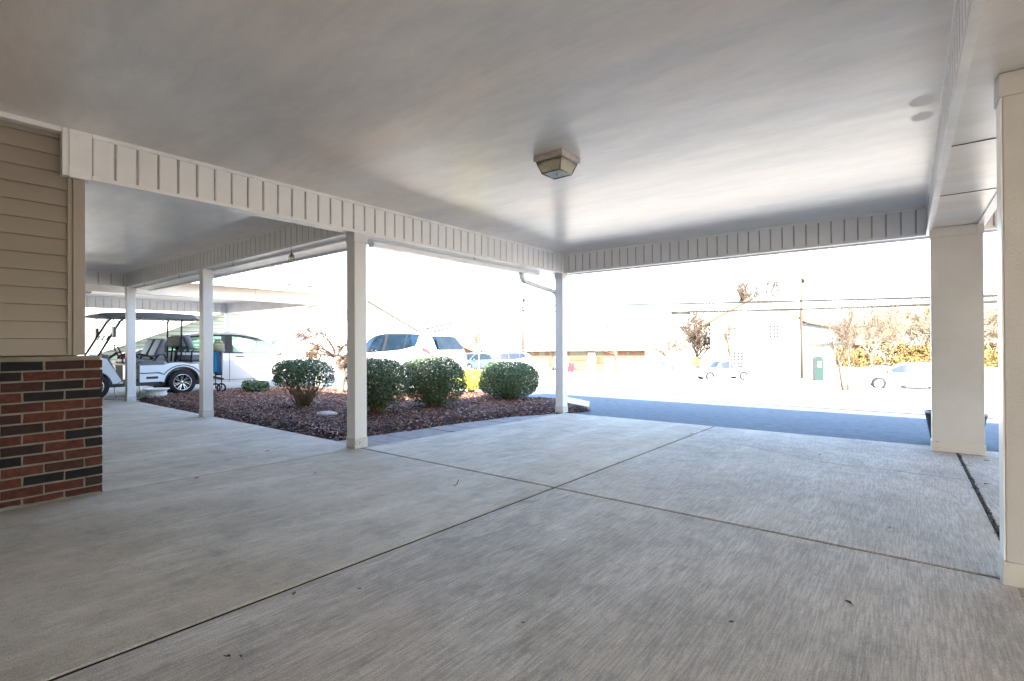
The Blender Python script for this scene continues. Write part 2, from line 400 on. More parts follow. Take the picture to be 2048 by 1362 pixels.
# ------------------------------------------------------------ mulch bed
BED = [(-12.95,3.30),(-11.5,3.2),(-10,3.19),(-8.445,3.18),(-6.93,3.18),(-5.9,3.18),(-5.02,3.2),(-4.99,3.6),(-4.97,4.4),(-4.9,5.4),(-4.72,6.2),(-4.56,6.72),(-4.42,7.2),(-4.35,7.75),(-4.8,8.4),(-5.45,8.9),(-6.6,8.75),(-8.2,9.1),(-9.4,8.4),(-11.0,7.5),(-12.9,7.35),(-14.1,6.1),(-13.7,5.2),(-13.3,4.1)]
def inpoly(x, y, P=BED):
    c = False; n = len(P)
    for i in range(n):
        (x0, y0), (x1, y1) = P[i], P[(i+1) % n]
        if (y0 > y) != (y1 > y) and x < (x1-x0)*(y-y0)/(y1-y0)+x0: c = not c
    return c
def edged(x, y):
    d = 9
    for i in range(len(BED)):
        a = Vector(BED[i]); b = Vector(BED[(i+1) % len(BED)]); p = Vector((x, y)); ab = b-a
        t = max(0, min(1, (p-a).dot(ab)/ab.dot(ab))); d = min(d, (a+ab*t-p).length)
    return d
def bedz(x, y): return gz(x, y) - .05 + min(.09, edged(x, y)*.35)
mb = MB(); st = .12; idx = {}
nxx = int(10.2/st); nyy = int(6.3/st)
for j in range(nyy+1):
    for i in range(nxx+1):
        x = -14.3 + i*st; y = 3.1 + j*st
        idx[(i, j)] = len(mb.v); mb.v.append((x, y, (bedz(x, y) + rnd.uniform(-.008, .008)) if inpoly(x, y) else gz(x, y) - .07))
for j in range(nyy):
    for i in range(nxx):
        if any(inpoly(-14.3+(i+a)*st, 3.1+(j+b)*st) for a in (0,1) for b in (0,1)) :
            mb.f.append((idx[i,j], idx[i+1,j], idx[i+1,j+1], idx[i,j+1])); mb.m.append(0); mb.sm.append(True)
for k, v in enumerate(mb.v):   # keep the soil off the slab
    x, y, z = v
    if x > -5.0 and y < 7.0 and not inpoly(x, y): mb.v[k] = (x, y, gz(x, y) - .14)
    if y < 3.17: mb.v[k] = (x, y, gz(x, y) - .14)
struct('mulch_bed', mb, M_soil)
mb = MB(); n = 0
while n < 30000:
    x = rnd.uniform(-14.1, -4.35); y = rnd.uniform(3.19, 9.1)
    if rnd.random() > 1.15 - (y-3)*.08 or not inpoly(x, y): continue
    n += 1
    L_ = rnd.uniform(.012, .042); W_ = rnd.uniform(.005, .013); T_ = rnd.uniform(.002, .006)
    a = rnd.uniform(0, 6.3); tl = rnd.gauss(0, .35); ro = rnd.gauss(0, .4)
    ux = Vector((math.cos(a)*math.cos(tl), math.sin(a)*math.cos(tl), math.sin(tl))); uy = Vector((-math.sin(a), math.cos(a), 0))*math.cos(ro) + Vector((0,0,1))*math.sin(ro); uz = ux.cross(uy)
    mb.obox((x, y, bedz(x, y) + rnd.uniform(.002, .022)), ux*L_*1.6, uy*W_*1.6, uz*T_)
struct('mulch', mb, M_chip, 'stuff')
# pavers
i = 0; y = 3.12
lab = ['paver nearest the front post, at the corner of the mulch bed', 'second paver from the front post', 'third paver from the front post', 'fourth paver from the front post', 'middle paver on the post side of the edging', 'middle paver beside the round shrubs', 'fifth paver from the downspout post', 'fourth paver from the downspout post', 'third paver from the downspout post', 'second paver from the downspout post', 'paver nearest the downspout post']
while y < 6.95 and i < 11:
    L_ = .345; xo = -4.475; xi = lerp_table(y, [(3.1,-5.03),(4.4,-5.0),(5.4,-4.94),(6.2,-4.8),(6.7,-4.64),(7.2,-4.56)])
    xi2 = lerp_table(y+L_, [(3.1,-5.03),(4.4,-5.0),(5.4,-4.94),(6.2,-4.8),(6.7,-4.64),(7.2,-4.56)])
    mb = MB(); sk = rnd.uniform(-.05, .09)
    poly = [(xo, y+.006), (xo, y+L_-.006), (xi2-.03, y+L_-.006+sk*.4), (xi-.03, y+.006+sk*.4)]
    dz = rnd.uniform(-.006, .004)
    mb.prism(poly, -.09, 0, lambda u, v, t: (u, v, slabz(u, v) + t - .012 + dz))
    tag(obj('paver', mb, M_paver, bevel=.006), 'flat pinkish grey ' + lab[i], 'paver', 'pavers edging the mulch bed'); y += L_; i += 1

# ------------------------------------------------------------ our building
xL, xR, xR2, yF, zc, zb, y1 = -4.475, .19, .612, 7.068, 2.4746, 2.164, 3.02
B = thing('carport', 'our own white carport with glossy ceiling, posts, brick and beige siding, seen from inside', 'carport', (-2.1, 3.4, slabz(-2.1, 3.4)))
ZC2 = 2.43
def ribbed(mb, p0, p1, z0, z1, nrm, pitch=.132, phase=0, trim=.028, sw=.002):
    """vertical panel fascia from p0 to p1, outward normal nrm; material 0 panel, 1 rib gap"""
    p0 = Vector((*p0, 0)); p1 = Vector((*p1, 0)); d = (p1-p0); Ln = d.length; d.normalize(); n = Vector((*nrm, 0))
    s = -phase
    while s < Ln:
        a = max(0, s+.0045); b = min(Ln, s+pitch-.0045)
        if b > a:
            for (u0, u1, o) in ((a, b, .0),):
                A = p0+d*u0; Bq = p0+d*u1
                A2 = A + n*.0; B2 = Bq + n*.0
                e = .006
                mb.add([A-n*.01+Vector((0,0,z0)), A+d*e+Vector((0,0,z0)), Bq-d*e+Vector((0,0,z0)), Bq-n*.01+Vector((0,0,z0)),
                        A-n*.01+Vector((0,0,z1)), A+d*e+Vector((0,0,z1)), Bq-d*e+Vector((0,0,z1)), Bq-n*.01+Vector((0,0,z1))],
                       [(0,1,5,4),(1,2,6,5),(2,3,7,6)])
        if s > .01 and s < Ln-.01:
            A = p0+d*(s-sw); Bq = p0+d*(s+sw)
            mb.add([A+n*.0008+Vector((0,0,z0)), Bq+n*.0008+Vector((0,0,z0)), Bq+n*.0008+Vector((0,0,z1)), A+n*.0008+Vector((0,0,z1))], [(0,1,2,3)], 1)
        s += pitch
    mb.add([p0-n*.012+Vector((0,0,z0)), p1-n*.012+Vector((0,0,z0)), p1-n*.012+Vector((0,0,z1)), p0-n*.012+Vector((0,0,z1))], [(0,1,2,3)], 1)
    c = (p0+p1)/2
    for (za, zb_, pr) in ((z0-.012, z0+trim*.6, .012), (z1-trim, z1+.003, .014)):
        mb.obox(c + n*(pr/2-.004) + Vector((0,0,(za+zb_)/2)), d*Ln, n*(pr+.008), Vector((0,0,zb_-za)), 2)
MF = [M_white, M_rib, M_trim]
# left beam L1 (faces +X), along Y
mb = MB(); ribbed(mb, (xL, .90), (xL, yF), zb, zc, (1, 0)); mb.box(xL-.145, xL-.014, .90, yF, zb-.004, zc-.003, 2)
mb.box(xL-.06, xL+.0195, .74, .895, zb-.015, zc-.002, 2); mb.box(xL-.004, xL+.028, .775, .88, zb-.022, zc-.0035, 2)
obj('fascia_beam', mb, MF, B)
mb = MB(); ribbed(mb, (xL, yF), (xR, yF), zb, zc, (0, -1), phase=.05); mb.box(xL-.145, xR+.0, yF+.014, yF+.16, zb-.004, zc-.003, 2)
obj('fascia_beam', mb, MF, B)
# right boxed beam
mb = MB(); ribbed(mb, (xR, -3.3), (xR, yF-.012), zb, zc, (-1, 0), phase=.02, sw=.009)
obj('fascia_beam', mb, MF, B)
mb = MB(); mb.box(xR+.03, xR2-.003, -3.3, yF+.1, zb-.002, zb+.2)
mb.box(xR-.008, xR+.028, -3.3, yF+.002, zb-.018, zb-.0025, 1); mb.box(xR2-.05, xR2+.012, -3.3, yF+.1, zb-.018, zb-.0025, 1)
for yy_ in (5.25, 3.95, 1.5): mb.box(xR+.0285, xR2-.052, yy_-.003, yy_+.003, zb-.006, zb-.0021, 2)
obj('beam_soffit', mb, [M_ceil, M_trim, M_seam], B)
mb = MB(); ribbed(mb, (xR2, yF-.0), (9.0, yF), zb, zc, (0, -1), phase=.03); mb.box(xR2, 9.0, yF+.014, yF+.16, zb-.004, zc-.003, 2)
obj('fascia_beam', mb, MF, B)
# walkway beam (faces -Y) and end beam (faces +X)
y1b = 3.02; XE = -12.31
mb = MB(); ribbed(mb, (XE, y1b), (xL-.15, y1b), zb, ZC2, (0, -1), phase=.06, sw=.006); mb.box(XE, xL-.15, y1b+.014, y1b+.15, zb-.004, ZC2-.003, 2)
obj('fascia_beam', mb, MF, B)
mb = MB(); ribbed(mb, (XE-.0, -1.0), (XE-.0, y1b), zb, ZC2, (1, 0), phase=.03, pitch=.2); mb.box(XE-.15, XE-.014, -1.0, y1b+.15, zb-.004, ZC2-.003, 2)
obj('fascia_beam', mb, MF, B)
# ceilings
def blotch(cx, cy, rx, ry, sd):
    R = random.Random(sd); q = MB(); n = 22
    q.add([(cx+rx*math.cos(2*math.pi*k/n)*R.uniform(.9,1.1), cy+ry*math.sin(2*math.pi*k/n)*R.uniform(.9,1.1), zc-.0007) for k in range(n)], [tuple(range(n))])
    obj('paint_blotch', q, mat('touch_up_paint', (.67,.655,.635), .5, .5), B)
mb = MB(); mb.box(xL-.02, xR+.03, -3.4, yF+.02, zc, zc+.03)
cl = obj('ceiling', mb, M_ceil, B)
blotch(.085, 3.96, .06, .085, 1); blotch(.09, 4.23, .055, .075, 2)
mb = MB()
for (a, b_) in (((-3.9, 2.03), (-.95, 2.03)), ((-.9, 2.6), (-.9, 3.85)), ((-2.13, 3.75), (-2.13, 5.1))):
    dx, dy = b_[0]-a[0], b_[1]-a[1]
    mb = MB(); mb.box(min(a[0], b_[0])-.001, max(a[0], b_[0])+.001, min(a[1], b_[1])-.001, max(a[1], b_[1])+.001, zc-.0006, zc-.0002); obj('ceiling_seam', mb, M_ceil, B)
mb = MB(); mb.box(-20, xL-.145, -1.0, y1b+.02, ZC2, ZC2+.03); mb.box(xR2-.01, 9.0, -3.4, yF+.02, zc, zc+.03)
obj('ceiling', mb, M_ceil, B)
# walkway eave soffit and fascia
mb = MB(); mb.box(XE-.2, xL-.36, y1b+.15, y1b+.42, zb-.03, zb+.0); mb.box(XE-.2, xL-.42, y1b+.42, y1b+.45, zb-.05, zb+.17)
obj('eave', mb, M_trim, B)
# carport eave on the left side with gutter
mb = MB(); mb.box(xL-.36, xL-.147, 3.3, yF+.16, zb-.01, zb+.02)
mb.prism([(0,0),(0,.12),(-.13,.12),(-.13,.07),(-.10,0)], 3.45, yF-.35, lambda u, v, t: (xL-.26+u, t, zb-.06+v))
obj('gutter', mb, M_metalw, B, bevel=.004)
mb = MB(); mb.box(xL-.4, 9.2, yF+.16, yF+.20, zb-.02, 2.60)
obj('fascia_board', mb, M_trim, B)
# roof
mb = MB()
def quad(mb, P, th=.05, mi=0):
    n = len(P); lo = [(x, y, z) for x, y, z in P]; hi = [(x, y, z+th) for x, y, z in P]
    mb.add(lo+hi, [tuple(range(n))[::-1], tuple(range(n, 2*n))] + [(i, (i+1) % n, n+(i+1) % n, n+i) for i in range(n)], mi)
quad(mb, [(xL-.42,yF+.22,2.53),(9.3,yF+.22,2.53),(7.8,1.5,3.9),(-2.5,1.5,3.9)])
quad(mb, [(xL-.42,yF+.22,2.53),(-2.5,1.5,3.9),(xL-.42,-4,2.53)])
quad(mb, [(9.3,-4,2.53),(7.8,1.5,3.9),(9.3,yF+.22,2.53)])
quad(mb, [(xL-.42,-4,2.53),(-2.5,1.5,3.9),(7.8,1.5,3.9),(9.3,-4,2.53)])
quad(mb, [(-20.5,y1b+.48,2.50),(xL-.43,y1b+.48,2.50),(xL-.43,-2.0,3.7),(-20.5,-2.0,3.7)])
quad(mb, [(-20.5,-2.0,3.7),(xL-.43,-2.0,3.7),(xL-.43,-7,2.5),(-20.5,-7,2.5)])
obj('roof', mb, M_shing, B)
# posts
def post(x, y, s=.146, top=zb-.006, base=True):
    z0 = slabz(x, y); mb = MB()
    mb.box(x-s, x, y, y+s, z0, top); p = obj('post', mb, M_post, B, bevel=.006)
    e = .006; q = MB(); q.box(x-s-e, x+e, y-e, y+s+e, z0-.005, z0+.105); obj('base_trim', q, M_base, p, bevel=.004)
    q = MB(); q.box(x-s-e, x+e, y-e, y+s+e, top-.10, top+.004); obj('cap_trim', q, M_post, p, bevel=.004)
    return p
_o = obj
def obj(name, mb, mats, parent=None, local=False, bevel=0, fixn=True):
    # sub-parts of un-rotated parts share the frame of the thing's empty
    if parent is not None and not local and parent.parent is not None:
        off = parent.parent.location
        for k, v in enumerate(mb.v): mb.v[k] = (v[0]-off[0], v[1]-off[1], v[2]-off[2])
        return _o(name, mb, mats, parent, True, bevel)
    return _o(name, mb, mats, parent, local, bevel)
post(xL, y1); post(xL+.01, 6.98); post(-8.44, y1); post(-12.29, y1)
def column(x0, x1, ya, yb):
    z0 = slabz(x0, ya); mb = MB(); mb.box(x0, x1, ya, yb, z0-.01, zb-.004)
    c = obj('column', mb, M_col, B, bevel=.004); e = .012
    q = MB(); q.box(x0-e, x1+e*.4, ya-e, yb+e, z0-.012, z0+.10); q.box(x1-.045, x1+e*.6, ya-e-.002, ya, z0-.013, z0+.101); obj('base_trim', q, M_base, c, bevel=.003)
    q = MB(); q.box(x0-e, x1+e*.4, ya-e, yb+e, zb-.105, zb-.0045); q.box(x1-.045, x1+e*.6, ya-e-.002, ya, zb-.106, zb-.006); obj('cap_trim', q, M_col, c, bevel=.003)
    q = MB(); q.box(x0-.006, x0-.0005, ya+.002, yb-.002, z0+.1, zb-.105); obj('side_trim', q, M_trim, c)
    q = MB(); q.box(x0+.0, x1-.0, ya-.0015, ya-.0002, 1.01, 1.0125); obj('board_seam', q, M_rib, c)
column(xR+.02, xR2-.01, 6.69, 6.84)
column(.335, .76, 3.02, 3.15)
# downspout
mb = MB()
def rect_tube(mb, pts, a, b):
    pts = [Vector(p) for p in pts]; rings = []
    for i, p in enumerate(pts):
        d = (pts[min(i+1, len(pts)-1)]-pts[max(i-1, 0)]).normalized()
        s = Vector((1, 0, 0)); s = (s - d*s.dot(d)).normalized(); t = d.cross(s)
        for (u, v) in ((-1,-1),(1,-1),(1,1),(-1,1)): rings.append(p + s*u*a/2 + t*v*b/2)
    m = len(pts); fs = [(i*4+k, i*4+(k+1)%4, (i+1)*4+(k+1)%4, (i+1)*4+k) for i in range(m-1) for k in range(4)] + [(3,2,1,0), ((m-1)*4,(m-1)*4+1,(m-1)*4+2,(m-1)*4+3)]
    mb.add(rings, fs)
zg = slabz(-4.6, 7)
xg = xL-.325
rect_tube(mb, [(xg,6.30,zb-.05),(xg,6.31,2.06),(xg,6.33,2.02),(xg,6.39,1.985),(xg+.11,7.02,1.87),(xg+.13,7.10,1.845),(xg+.14,7.13,1.78),(xg+.14,7.13,.16),(xg+.155,7.15,.05)], .075, .06)
obj('downspout', mb, M_metalw, B, bevel=.008)
mb = MB(); rect_tube(mb, [(xL-.17,7.16,.04),(xL-.09,7.32,.0),(xL+.03,7.75,-.10)], .11, .10)
obj('downspout_shoe', mb, M_metalw, B, bevel=.008)
# siding wall above brick
ztop = .925; WX = xL-.055
mb = MB(); z = ztop; c = .1135
while z < zc-.02:
    z2 = min(z+c, zc-.02)
    prof = [(WX+.004, z), (WX+.013, z+.004), (WX+.013, z+.012), (WX-.004, z2)]
    V = [(x, -3.3, zz) for x, zz in prof] + [(x, .775, zz) for x, zz in prof]
    mb.add(V, [(0,1,5,4),(1,2,6,5),(2,3,7,6)])
    z += c
mb.box(WX-.12, WX-.006, -3.3, .775, ztop, zc-.001)
obj('siding', mb, M_siding, B)
mb = MB(); mb.box(WX-.12, WX+.022, .775, .80, ztop, zb-.016); mb.box(WX-.12, WX+.03, .80, .868, ztop, zb-.017); mb.box(WX-.12, WX+.034, .803, .809, ztop, zb-.018)
obj('corner_trim', mb, M_sidtrim, B, bevel=.003)
mb = MB(); mb.box(WX+.0, xL+.012, -3.3, .738, zc-.035, zc-.0015); obj('cornice', mb, M_trim, B)
# brick wall
mb = MB(); z0 = -.075; H = .0682; br = MB(); k = 0
mb.box(xL-.20, xL-.008, -3.3, .946, z0-.05, ztop-.006)
obj('mortar_wall', mb, M_mortar, B)
zz = -.054
while zz < ztop-.05:
    y = .956; first = True
    while y > -3.3:
        L_ = (.092 if (k % 2 == 1 and first) else .196)
        h = H-.0115; j = rnd.uniform(-.0022, .0022); first = False
        y0_ = max(-3.3, y-L_); x1_ = xL + j; 
        # slightly ragged brick with chamfered face
        e = .003; V = []
        for (xx, i_) in ((xL-.19, 0), (x1_-e, 0), (x1_, e)):
            for (a, b_) in ((y0_+i_, zz+i_), (y-i_, zz+i_), (y-i_, zz+h-i_), (y0_+i_, zz+h-i_)):
                V.append((xx, a + rnd.uniform(-.0025,.0025), b_ + rnd.uniform(-.002,.002)))
        fs = [(8,9,10,11), (3,2,1,0)] + [(q+i, q+(i+1)%4, q+4+(i+1)%4, q+4+i) for q in (0,4) for i in range(4)]
        br.add(V, fs); y -= L_ + .0105
    zz += H; k += 1
obj('brick', br, M_brick, B)
mb = MB(); V = []
ny_ = 60
for i in range(ny_): V += [(xL+.008+rnd.uniform(0,.016), .95-i*.07, slabz(xL, .95-i*.07)+.001), (xL-.01, .95-i*.07, slabz(xL, .95-i*.07)+.018+rnd.uniform(-.006,.008))]
mb.add(V, [(2*i, 2*i+2, 2*i+3, 2*i+1) for i in range(ny_-1)]); obj('wall_base_caulk', mb, M_mortar, B)
# rest of the house, out of view; shades the bays, rear gap shaped to admit bounce light
mb = MB(); mb.box(-20, xL-.21, -6, -.98, -.1, 2.5); mb.box(xL-.2, 3.4, -3.9, -3.45, -.1, 2.5); mb.box(-11.5, xL-.21, -.98, .86, -.1, 2.42); mb.box(9.0, 9.2, -3.45, 1.5, -.1, 2.46)
obj_split('house_wall', mb, M_siding, B, False)

# hooks under the walkway beam
def hook(x, y, z, label, Ls=.05, nm=M_iron):
    t = thing('hook', label, 'hook', (x, y, z), 0, 'small hanging hooks'); mb = MB()
    mb.tube([(0,0,0),(0,0,-Ls),(.008,0,-Ls-.014),(.02,0,-Ls-.014),(.024,0,-Ls+.004)], .0028, 5); obj('wire', mb, nm, t, True)
    return t
hook(-11.2, 3.01, zb-.01, 'tiny hook under the walkway beam nearest the far post')
hook(-9.4, 3.01, zb-.01, 'tiny hook under the walkway beam just left of the middle post')
hook(-7.35, 3.01, zb-.01, 'tiny hook under the walkway beam right of the middle post')
h = hook(-5.75, 3.01, zb-.01, 'hook with wisps of dried plant left of the front post', .06)
mb = MB()
for k in range(14):
    a = rnd.uniform(0, 6.3); l = rnd.uniform(.05, .11)
    mb.tube([(.01,0,-.07), (.01+math.cos(a)*l*.5, math.sin(a)*l*.3, -.08-l*.3), (.01+math.cos(a)*l*.7, math.sin(a)*l*.4, -.08-l)], [.004,.003,.001], 4)
obj('dried_plant', mb, M_stem, h, True)
hook(xL-.06, 4.9, zb-.015, 'tiny hook under the side beam left of the downspout', .02)
hook(-7.0, .75, ZC2-.02, 'small cup hook in the walkway ceiling beside the siding', .06, M_trim)

# ------------------------------------------------------------ ceiling lamp
def ceiling_lamp(cx, cy, z, label, s=.27):
    t = thing('ceiling_light', label, 'ceiling light', (cx, cy, z), 0, 'square lantern ceiling lights')
    a = s/2; mb = MB(); mb.box(-a, a, -a, a, -.045, -.0005); obj('mount_plate', mb, M_brass, t, True, bevel=.004)
    b = a*.86; c_ = a*.62; zt, zl = -.046, -.135; fr = MB(); gl = MB()
    T = [(-b,-b,zt),(b,-b,zt),(b,b,zt),(-b,b,zt)]; Bo = [(-c_,-c_,zl),(c_,-c_,zl),(c_,c_,zl),(-c_,c_,zl)]
    for i in range(4):
        fr.tube([T[i], Bo[i]], .006, 6); fr.tube([Bo[i], Bo[(i+1)%4]], .006, 6); fr.tube([T[i], T[(i+1)%4]], .005, 6)
        # scalloped skirt
        P0, P1 = Vector(T[i]), Vector(T[(i+1)%4]); D0, D1 = Vector(Bo[i]), Vector(Bo[(i+1)%4])
        pts = []; n = 10
        for k in range(n+1):
            u = k/n; dep = .10 + .06*abs(math.sin(u*math.pi*3)) + .14*abs(2*u-1)**3
            tp = P0.lerp(P1, u); bt = D0.lerp(D1, u); pts += [tp, tp.lerp(bt, dep)]
        out = (P0+P1)/2; out.z = 0; out = out.normalized()*.002
        fr.add([p+out for p in pts], [(2*k, 2*k+1, 2*k+3, 2*k+2) for k in range(n)])
        gl.add([T[i], T[(i+1)%4], Bo[(i+1)%4], Bo[i]], [(0,1,2,3)])
    fr.tube([(0,0,zl+.002),(0,0,zl-.01)], .008, 8)
    obj('lantern_frame', fr, M_lant, t, True)
    obj('side_glass', gl, M_lampglass, t, True)
    g2 = MB(); g2.add(Bo, [(0,1,2,3)]); obj('bottom_glass', g2, M_lampglass2, t, True)
    b2 = MB(); b2.lathe([(.0,-.05),(.02,-.055),(.026,-.08),(.03,-.1),(.02,-.122),(0,-.127)], n=14); obj('bulb', b2, M_bulb, t, True)
    return t
M_lampglass = glass_mat("frosted_lamp_glass", (.85,.84,.68), .55, .3); M_lampglass.node_tree.nodes["Principled BSDF"].inputs['Base Color'].default_value = (.62,.60,.45,1)
M_lampglass2 = glass_mat("lamp_bottom_glass", (.75,.85,.88), .65, .12); M_lampglass2.node_tree.nodes["Principled BSDF"].inputs['Base Color'].default_value = (.38,.45,.48,1)
M_bulb = mat("bulb_white", (.7,.7,.66), .3)
ceiling_lamp(-2.17, 3.32, zc, 'tarnished square lantern light on the glossy carport ceiling')

# ------------------------------------------------------------ neighbour carport
NB = thing('carport', 'neighbouring white carport with shingle roof beyond the golf cart', 'carport', (-16.3, 5.5, -.25))
nx0, nx1, ny0, ny1_, nz, nzc = -19.5, -13.3, -1.0, 7.75, 2.13, 2.46
mb = MB(); mb.box(nx1-.15, nx1, ny0, ny1_, nz, nzc); mb.box(nx1-.16, nx1+.01, ny0, ny1_, nz-.012, nz+.02)
mb.box(nx1+.0005, nx1+.012, 6.0, 6.012, nz+.02, nzc)
obj('fascia_beam', mb, mat("white_board_bounce_tint", (.70,.62,.54), .5, var=.1), NB)  # white board with peach bounce light put into its colour
mb = MB(); ribbed(mb, (nx0, ny0), (nx0, ny1_), nz, nzc, (1, 0), pitch=.2)
mb.box(nx0-.15, nx0-.014, ny0, ny1_, nz, nzc-.003, 2); obj('fascia_beam', mb, MF, NB)
mb = MB(); ribbed(mb, (nx0, ny1_), (nx1-.15, ny1_), nz, nzc, (0, -1), pitch=.2); mb.box(nx0-.15, nx1, ny1_+.014, ny1_+.15, nz, nzc-.003, 2); obj('fascia_beam', mb, MF, NB)
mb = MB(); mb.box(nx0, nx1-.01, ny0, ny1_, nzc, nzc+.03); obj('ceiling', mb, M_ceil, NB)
for (x, y) in ((nx1, ny1_), (nx0, ny1_), (nx0, 2.9)):
    mb = MB(); mb.box(x-.15, x, y-.01, y+.14, gz(x, y)-.08, nz-.002); obj('post', mb, M_post, NB, bevel=.005)
mb = MB(); mb.prism([(0,0),(0,.12),(.12,.12),(.12,.06),(.09,0)], ny0, ny1_+.35, lambda u, v, t: (nx1+.33+u, t, nz+.27+v)); mb.box(nx1+.01, nx1+.33, ny0, ny1_+.35, nz+.30, nz+.325)
obj('gutter', mb, M_metalw, NB)
mb = MB(); rect_tube(mb, [(nx1+.39,ny1_+.1,nz+.27),(nx1+.39,ny1_+.1,nz+.10),(nx1+.36,ny1_+.10,nz+.03),(nx1+.12,ny1_+.12,nz-.15),(nx1+.07,ny1_+.12,nz-.22),(nx1+.06,ny1_+.12,-.2)], .08, .07)
obj('downspout', mb, M_metalw, NB, bevel=.008)
mb = MB(); Rm = [(nx1+.42, nz+.40), (-16.4, 4.1), (nx0-.5, nz+.40)]
# shingled slope built as overlapping courses
def shingle_slope(mb, xe, ze, xr, zr_, ya, yb, n=16):
    for i in range(n):
        t0, t1 = i/n, (i+1)/n
        xa, za = xe+(xr-xe)*t0, ze+(zr_-ze)*t0; xb, zb2 = xe+(xr-xe)*t1, ze+(zr_-ze)*t1
        mb.add([(xa,ya,za+.02),(xa,yb,za+.02),(xb,yb,zb2+.006),(xb,ya,zb2+.006),(xa,ya,za),(xa,yb,za)], [(0,1,2,3),(4,5,1,0)] )
shingle_slope(mb, nx1+.45, nz+.40, -16.4, 3.9, ny0-4, ny1_+.35, 26); shingle_slope(mb, nx0-.5, nz+.40, -16.4, 3.9, ny0-4, ny1_+.35, 20)
mb.add([(nx1+.3,ny1_+.2,nz+.38),(-16.4,ny1_+.2,3.85),(nx0-.3,ny1_+.2,nz+.38)], [(0,1,2)])
Rt = random.Random(3); n_ = 34
for i in range(n_):
    t0 = i/n_; xa = nx1+.45+(-16.4-nx1-.45)*t0; za = nz+.40+(3.9-nz-.40)*t0 + .024; yq = -2.0
    while yq < ny1_+.3:
        ln = Rt.uniform(.08, .5)
        if Rt.random() < .5: mb.add([(xa+.004,yq,za),(xa+.004,yq+ln,za),(xa-.035,yq+ln,za+.018),(xa-.035,yq,za+.018)], [(0,1,2,3)], 1)
        yq += ln + Rt.uniform(.05, .6)
obj('roof', mb, [M_shing, mat('shingle_dark', (.02,.02,.022), .95, var=.3)], NB)
ceiling_lamp(-16.6, 3.2, nzc, 'faint square lantern light under the neighbouring carport ceiling', .3)
# metal support pole beside sedan
t = thing('support_pole', 'thin two-tone metal pole standing behind the white sedan', 'pole', (c2w(513, 17.5, gz(-19, 8)-.1)))
mb = MB(); mb.tube([(0,0,0),(0,0,1.55)], .022, 8, 1); mb.tube([(0,0,1.55),(0,0,2.35)], .024, 8, 0); obj('shaft', mb, [M_trim, M_iron], t, True)
mb = MB(); mb.box(-.08,.08,-.08,.08,0,.012); obj('base_plate', mb, M_iron, t, True)

# ------------------------------------------------------------ green house + others
def lap_siding(mb, P, ystart, z0, z1f, course=.16, x=0):
    pass
M_green = mat("sage_siding", (.30,.33,.265), .6, .35, var=.08, vscale=2)
M_greend = mat("sage_siding_lap_gap", (.10,.13,.10), .8, .2)
G = thing('house', 'sage green sided gable house behind the sedan and golf cart', 'house', (-28, 12, -1))
gx = -24.0; ya_, yb_, yr, zr2 = 3.5, 20.9, 12.2, 3.7; sl_ = .40
def rz(y): return zr2 - abs(y-yr)*sl_
mb = MB(); z = -1.2
while z < zr2:
    hw = min(8.7, max(0, (zr2 - z)/sl_)); 
    if z+.16 < zr2:
        hw2 = min(8.7, max(0, (zr2-z-.16)/sl_))
        hq, hq2 = min(hw, 4.3), min(hw2, 4.3)
        mb.add([(gx+.02,yr-hw,z),(gx+.02,yr+hq,z),(gx,yr+hq2,z+.16),(gx,yr-hw2,z+.16)], [(0,1,2,3)])
        mb.add([(gx+.021,yr-hw,z),(gx+.021,yr+hq,z),(gx+.021,yr+hq,z+.022),(gx+.021,yr-hw,z+.022)], [(0,1,2,3)], 1)
    z += .16
mb.box(gx-8, gx-.05, ya_, 16.4, -1.5, rz(ya_)); obj('gable_wall', mb, [M_green, M_greend], G)
mb = MB()
for sg in (-1, 1):
    ye = yr+(4.7 if sg > 0 else -9.1)
    quad(mb, [(gx+.45, yr, zr2+.02), (gx+.45, ye, rz(ye)+.02), (gx-8.2, ye, rz(ye)+.02), (gx-8.2, yr, zr2+.02)] if sg > 0 else [(gx+.45, ye, rz(ye)+.02), (gx+.45, yr, zr2+.02), (gx-8.2, yr, zr2+.02), (gx-8.2, ye, rz(ye)+.02)], .08)
obj('roof', mb, M_shing, G)
mb = MB()
for sg in (-1, 1):
    ye = yr+(4.7 if sg > 0 else -9.1)
    V = [(gx+.46, yr, zr2-.12), (gx+.46, ye, rz(ye)-.12), (gx+.46, ye, rz(ye)+.11), (gx+.46, yr, zr2+.11)]
    V += [(gx+.50, v[1], v[2]) for v in V]
    mb.add(V, [(4,5,6,7),(3,2,1,0),(0,1,5,4),(2,3,7,6)])
obj('rake_board', mb, M_trim, G)
mb = MB(); quad(mb, [(gx+.1,9.4,.95),(gx+4.2,9.4,.95),(gx+4.2,14.2,3.05),(gx+.1,14.2,3.05)], .08); quad(mb, [(gx+.1,14.2,3.05),(gx+4.2,14.2,3.05),(gx+4.2,19,.95),(gx+.1,19,.95)], .08)
obj('wing_roof', mb, M_drive, G)
mb = MB(); mb.prism([(9.8,-1.3),(18.6,-1.3),(18.6,1.05),(14.2,2.98),(9.8,1.05)], gx+.1, gx+3.9, lambda u, v, t: (t, u, v)); obj('wing_wall', mb, M_trim, G)
G2 = thing('house', 'tan walled house with pale shingle roof at far left beyond the golf cart windshield', 'house', (-42, 14, -1))
mb = MB(); p = c2w(150, 34, 0); mb.box(-46, -34, 2, 14, -1.6, 1.4); obj('wall', mb, mat("tan_wall", (.42,.33,.18), .7, var=.15), G2)
mb = MB(); quad(mb, [(-33.3,1.5,1.35),(-33.3,15,1.35),(-39,15,4.6),(-39,1.5,4.6)], .1); quad(mb, [(-45,1.5,1.35),(-39,1.5,4.6),(-39,15,4.6),(-45,15,1.35)], .1); obj('roof', mb, M_shing, G2)
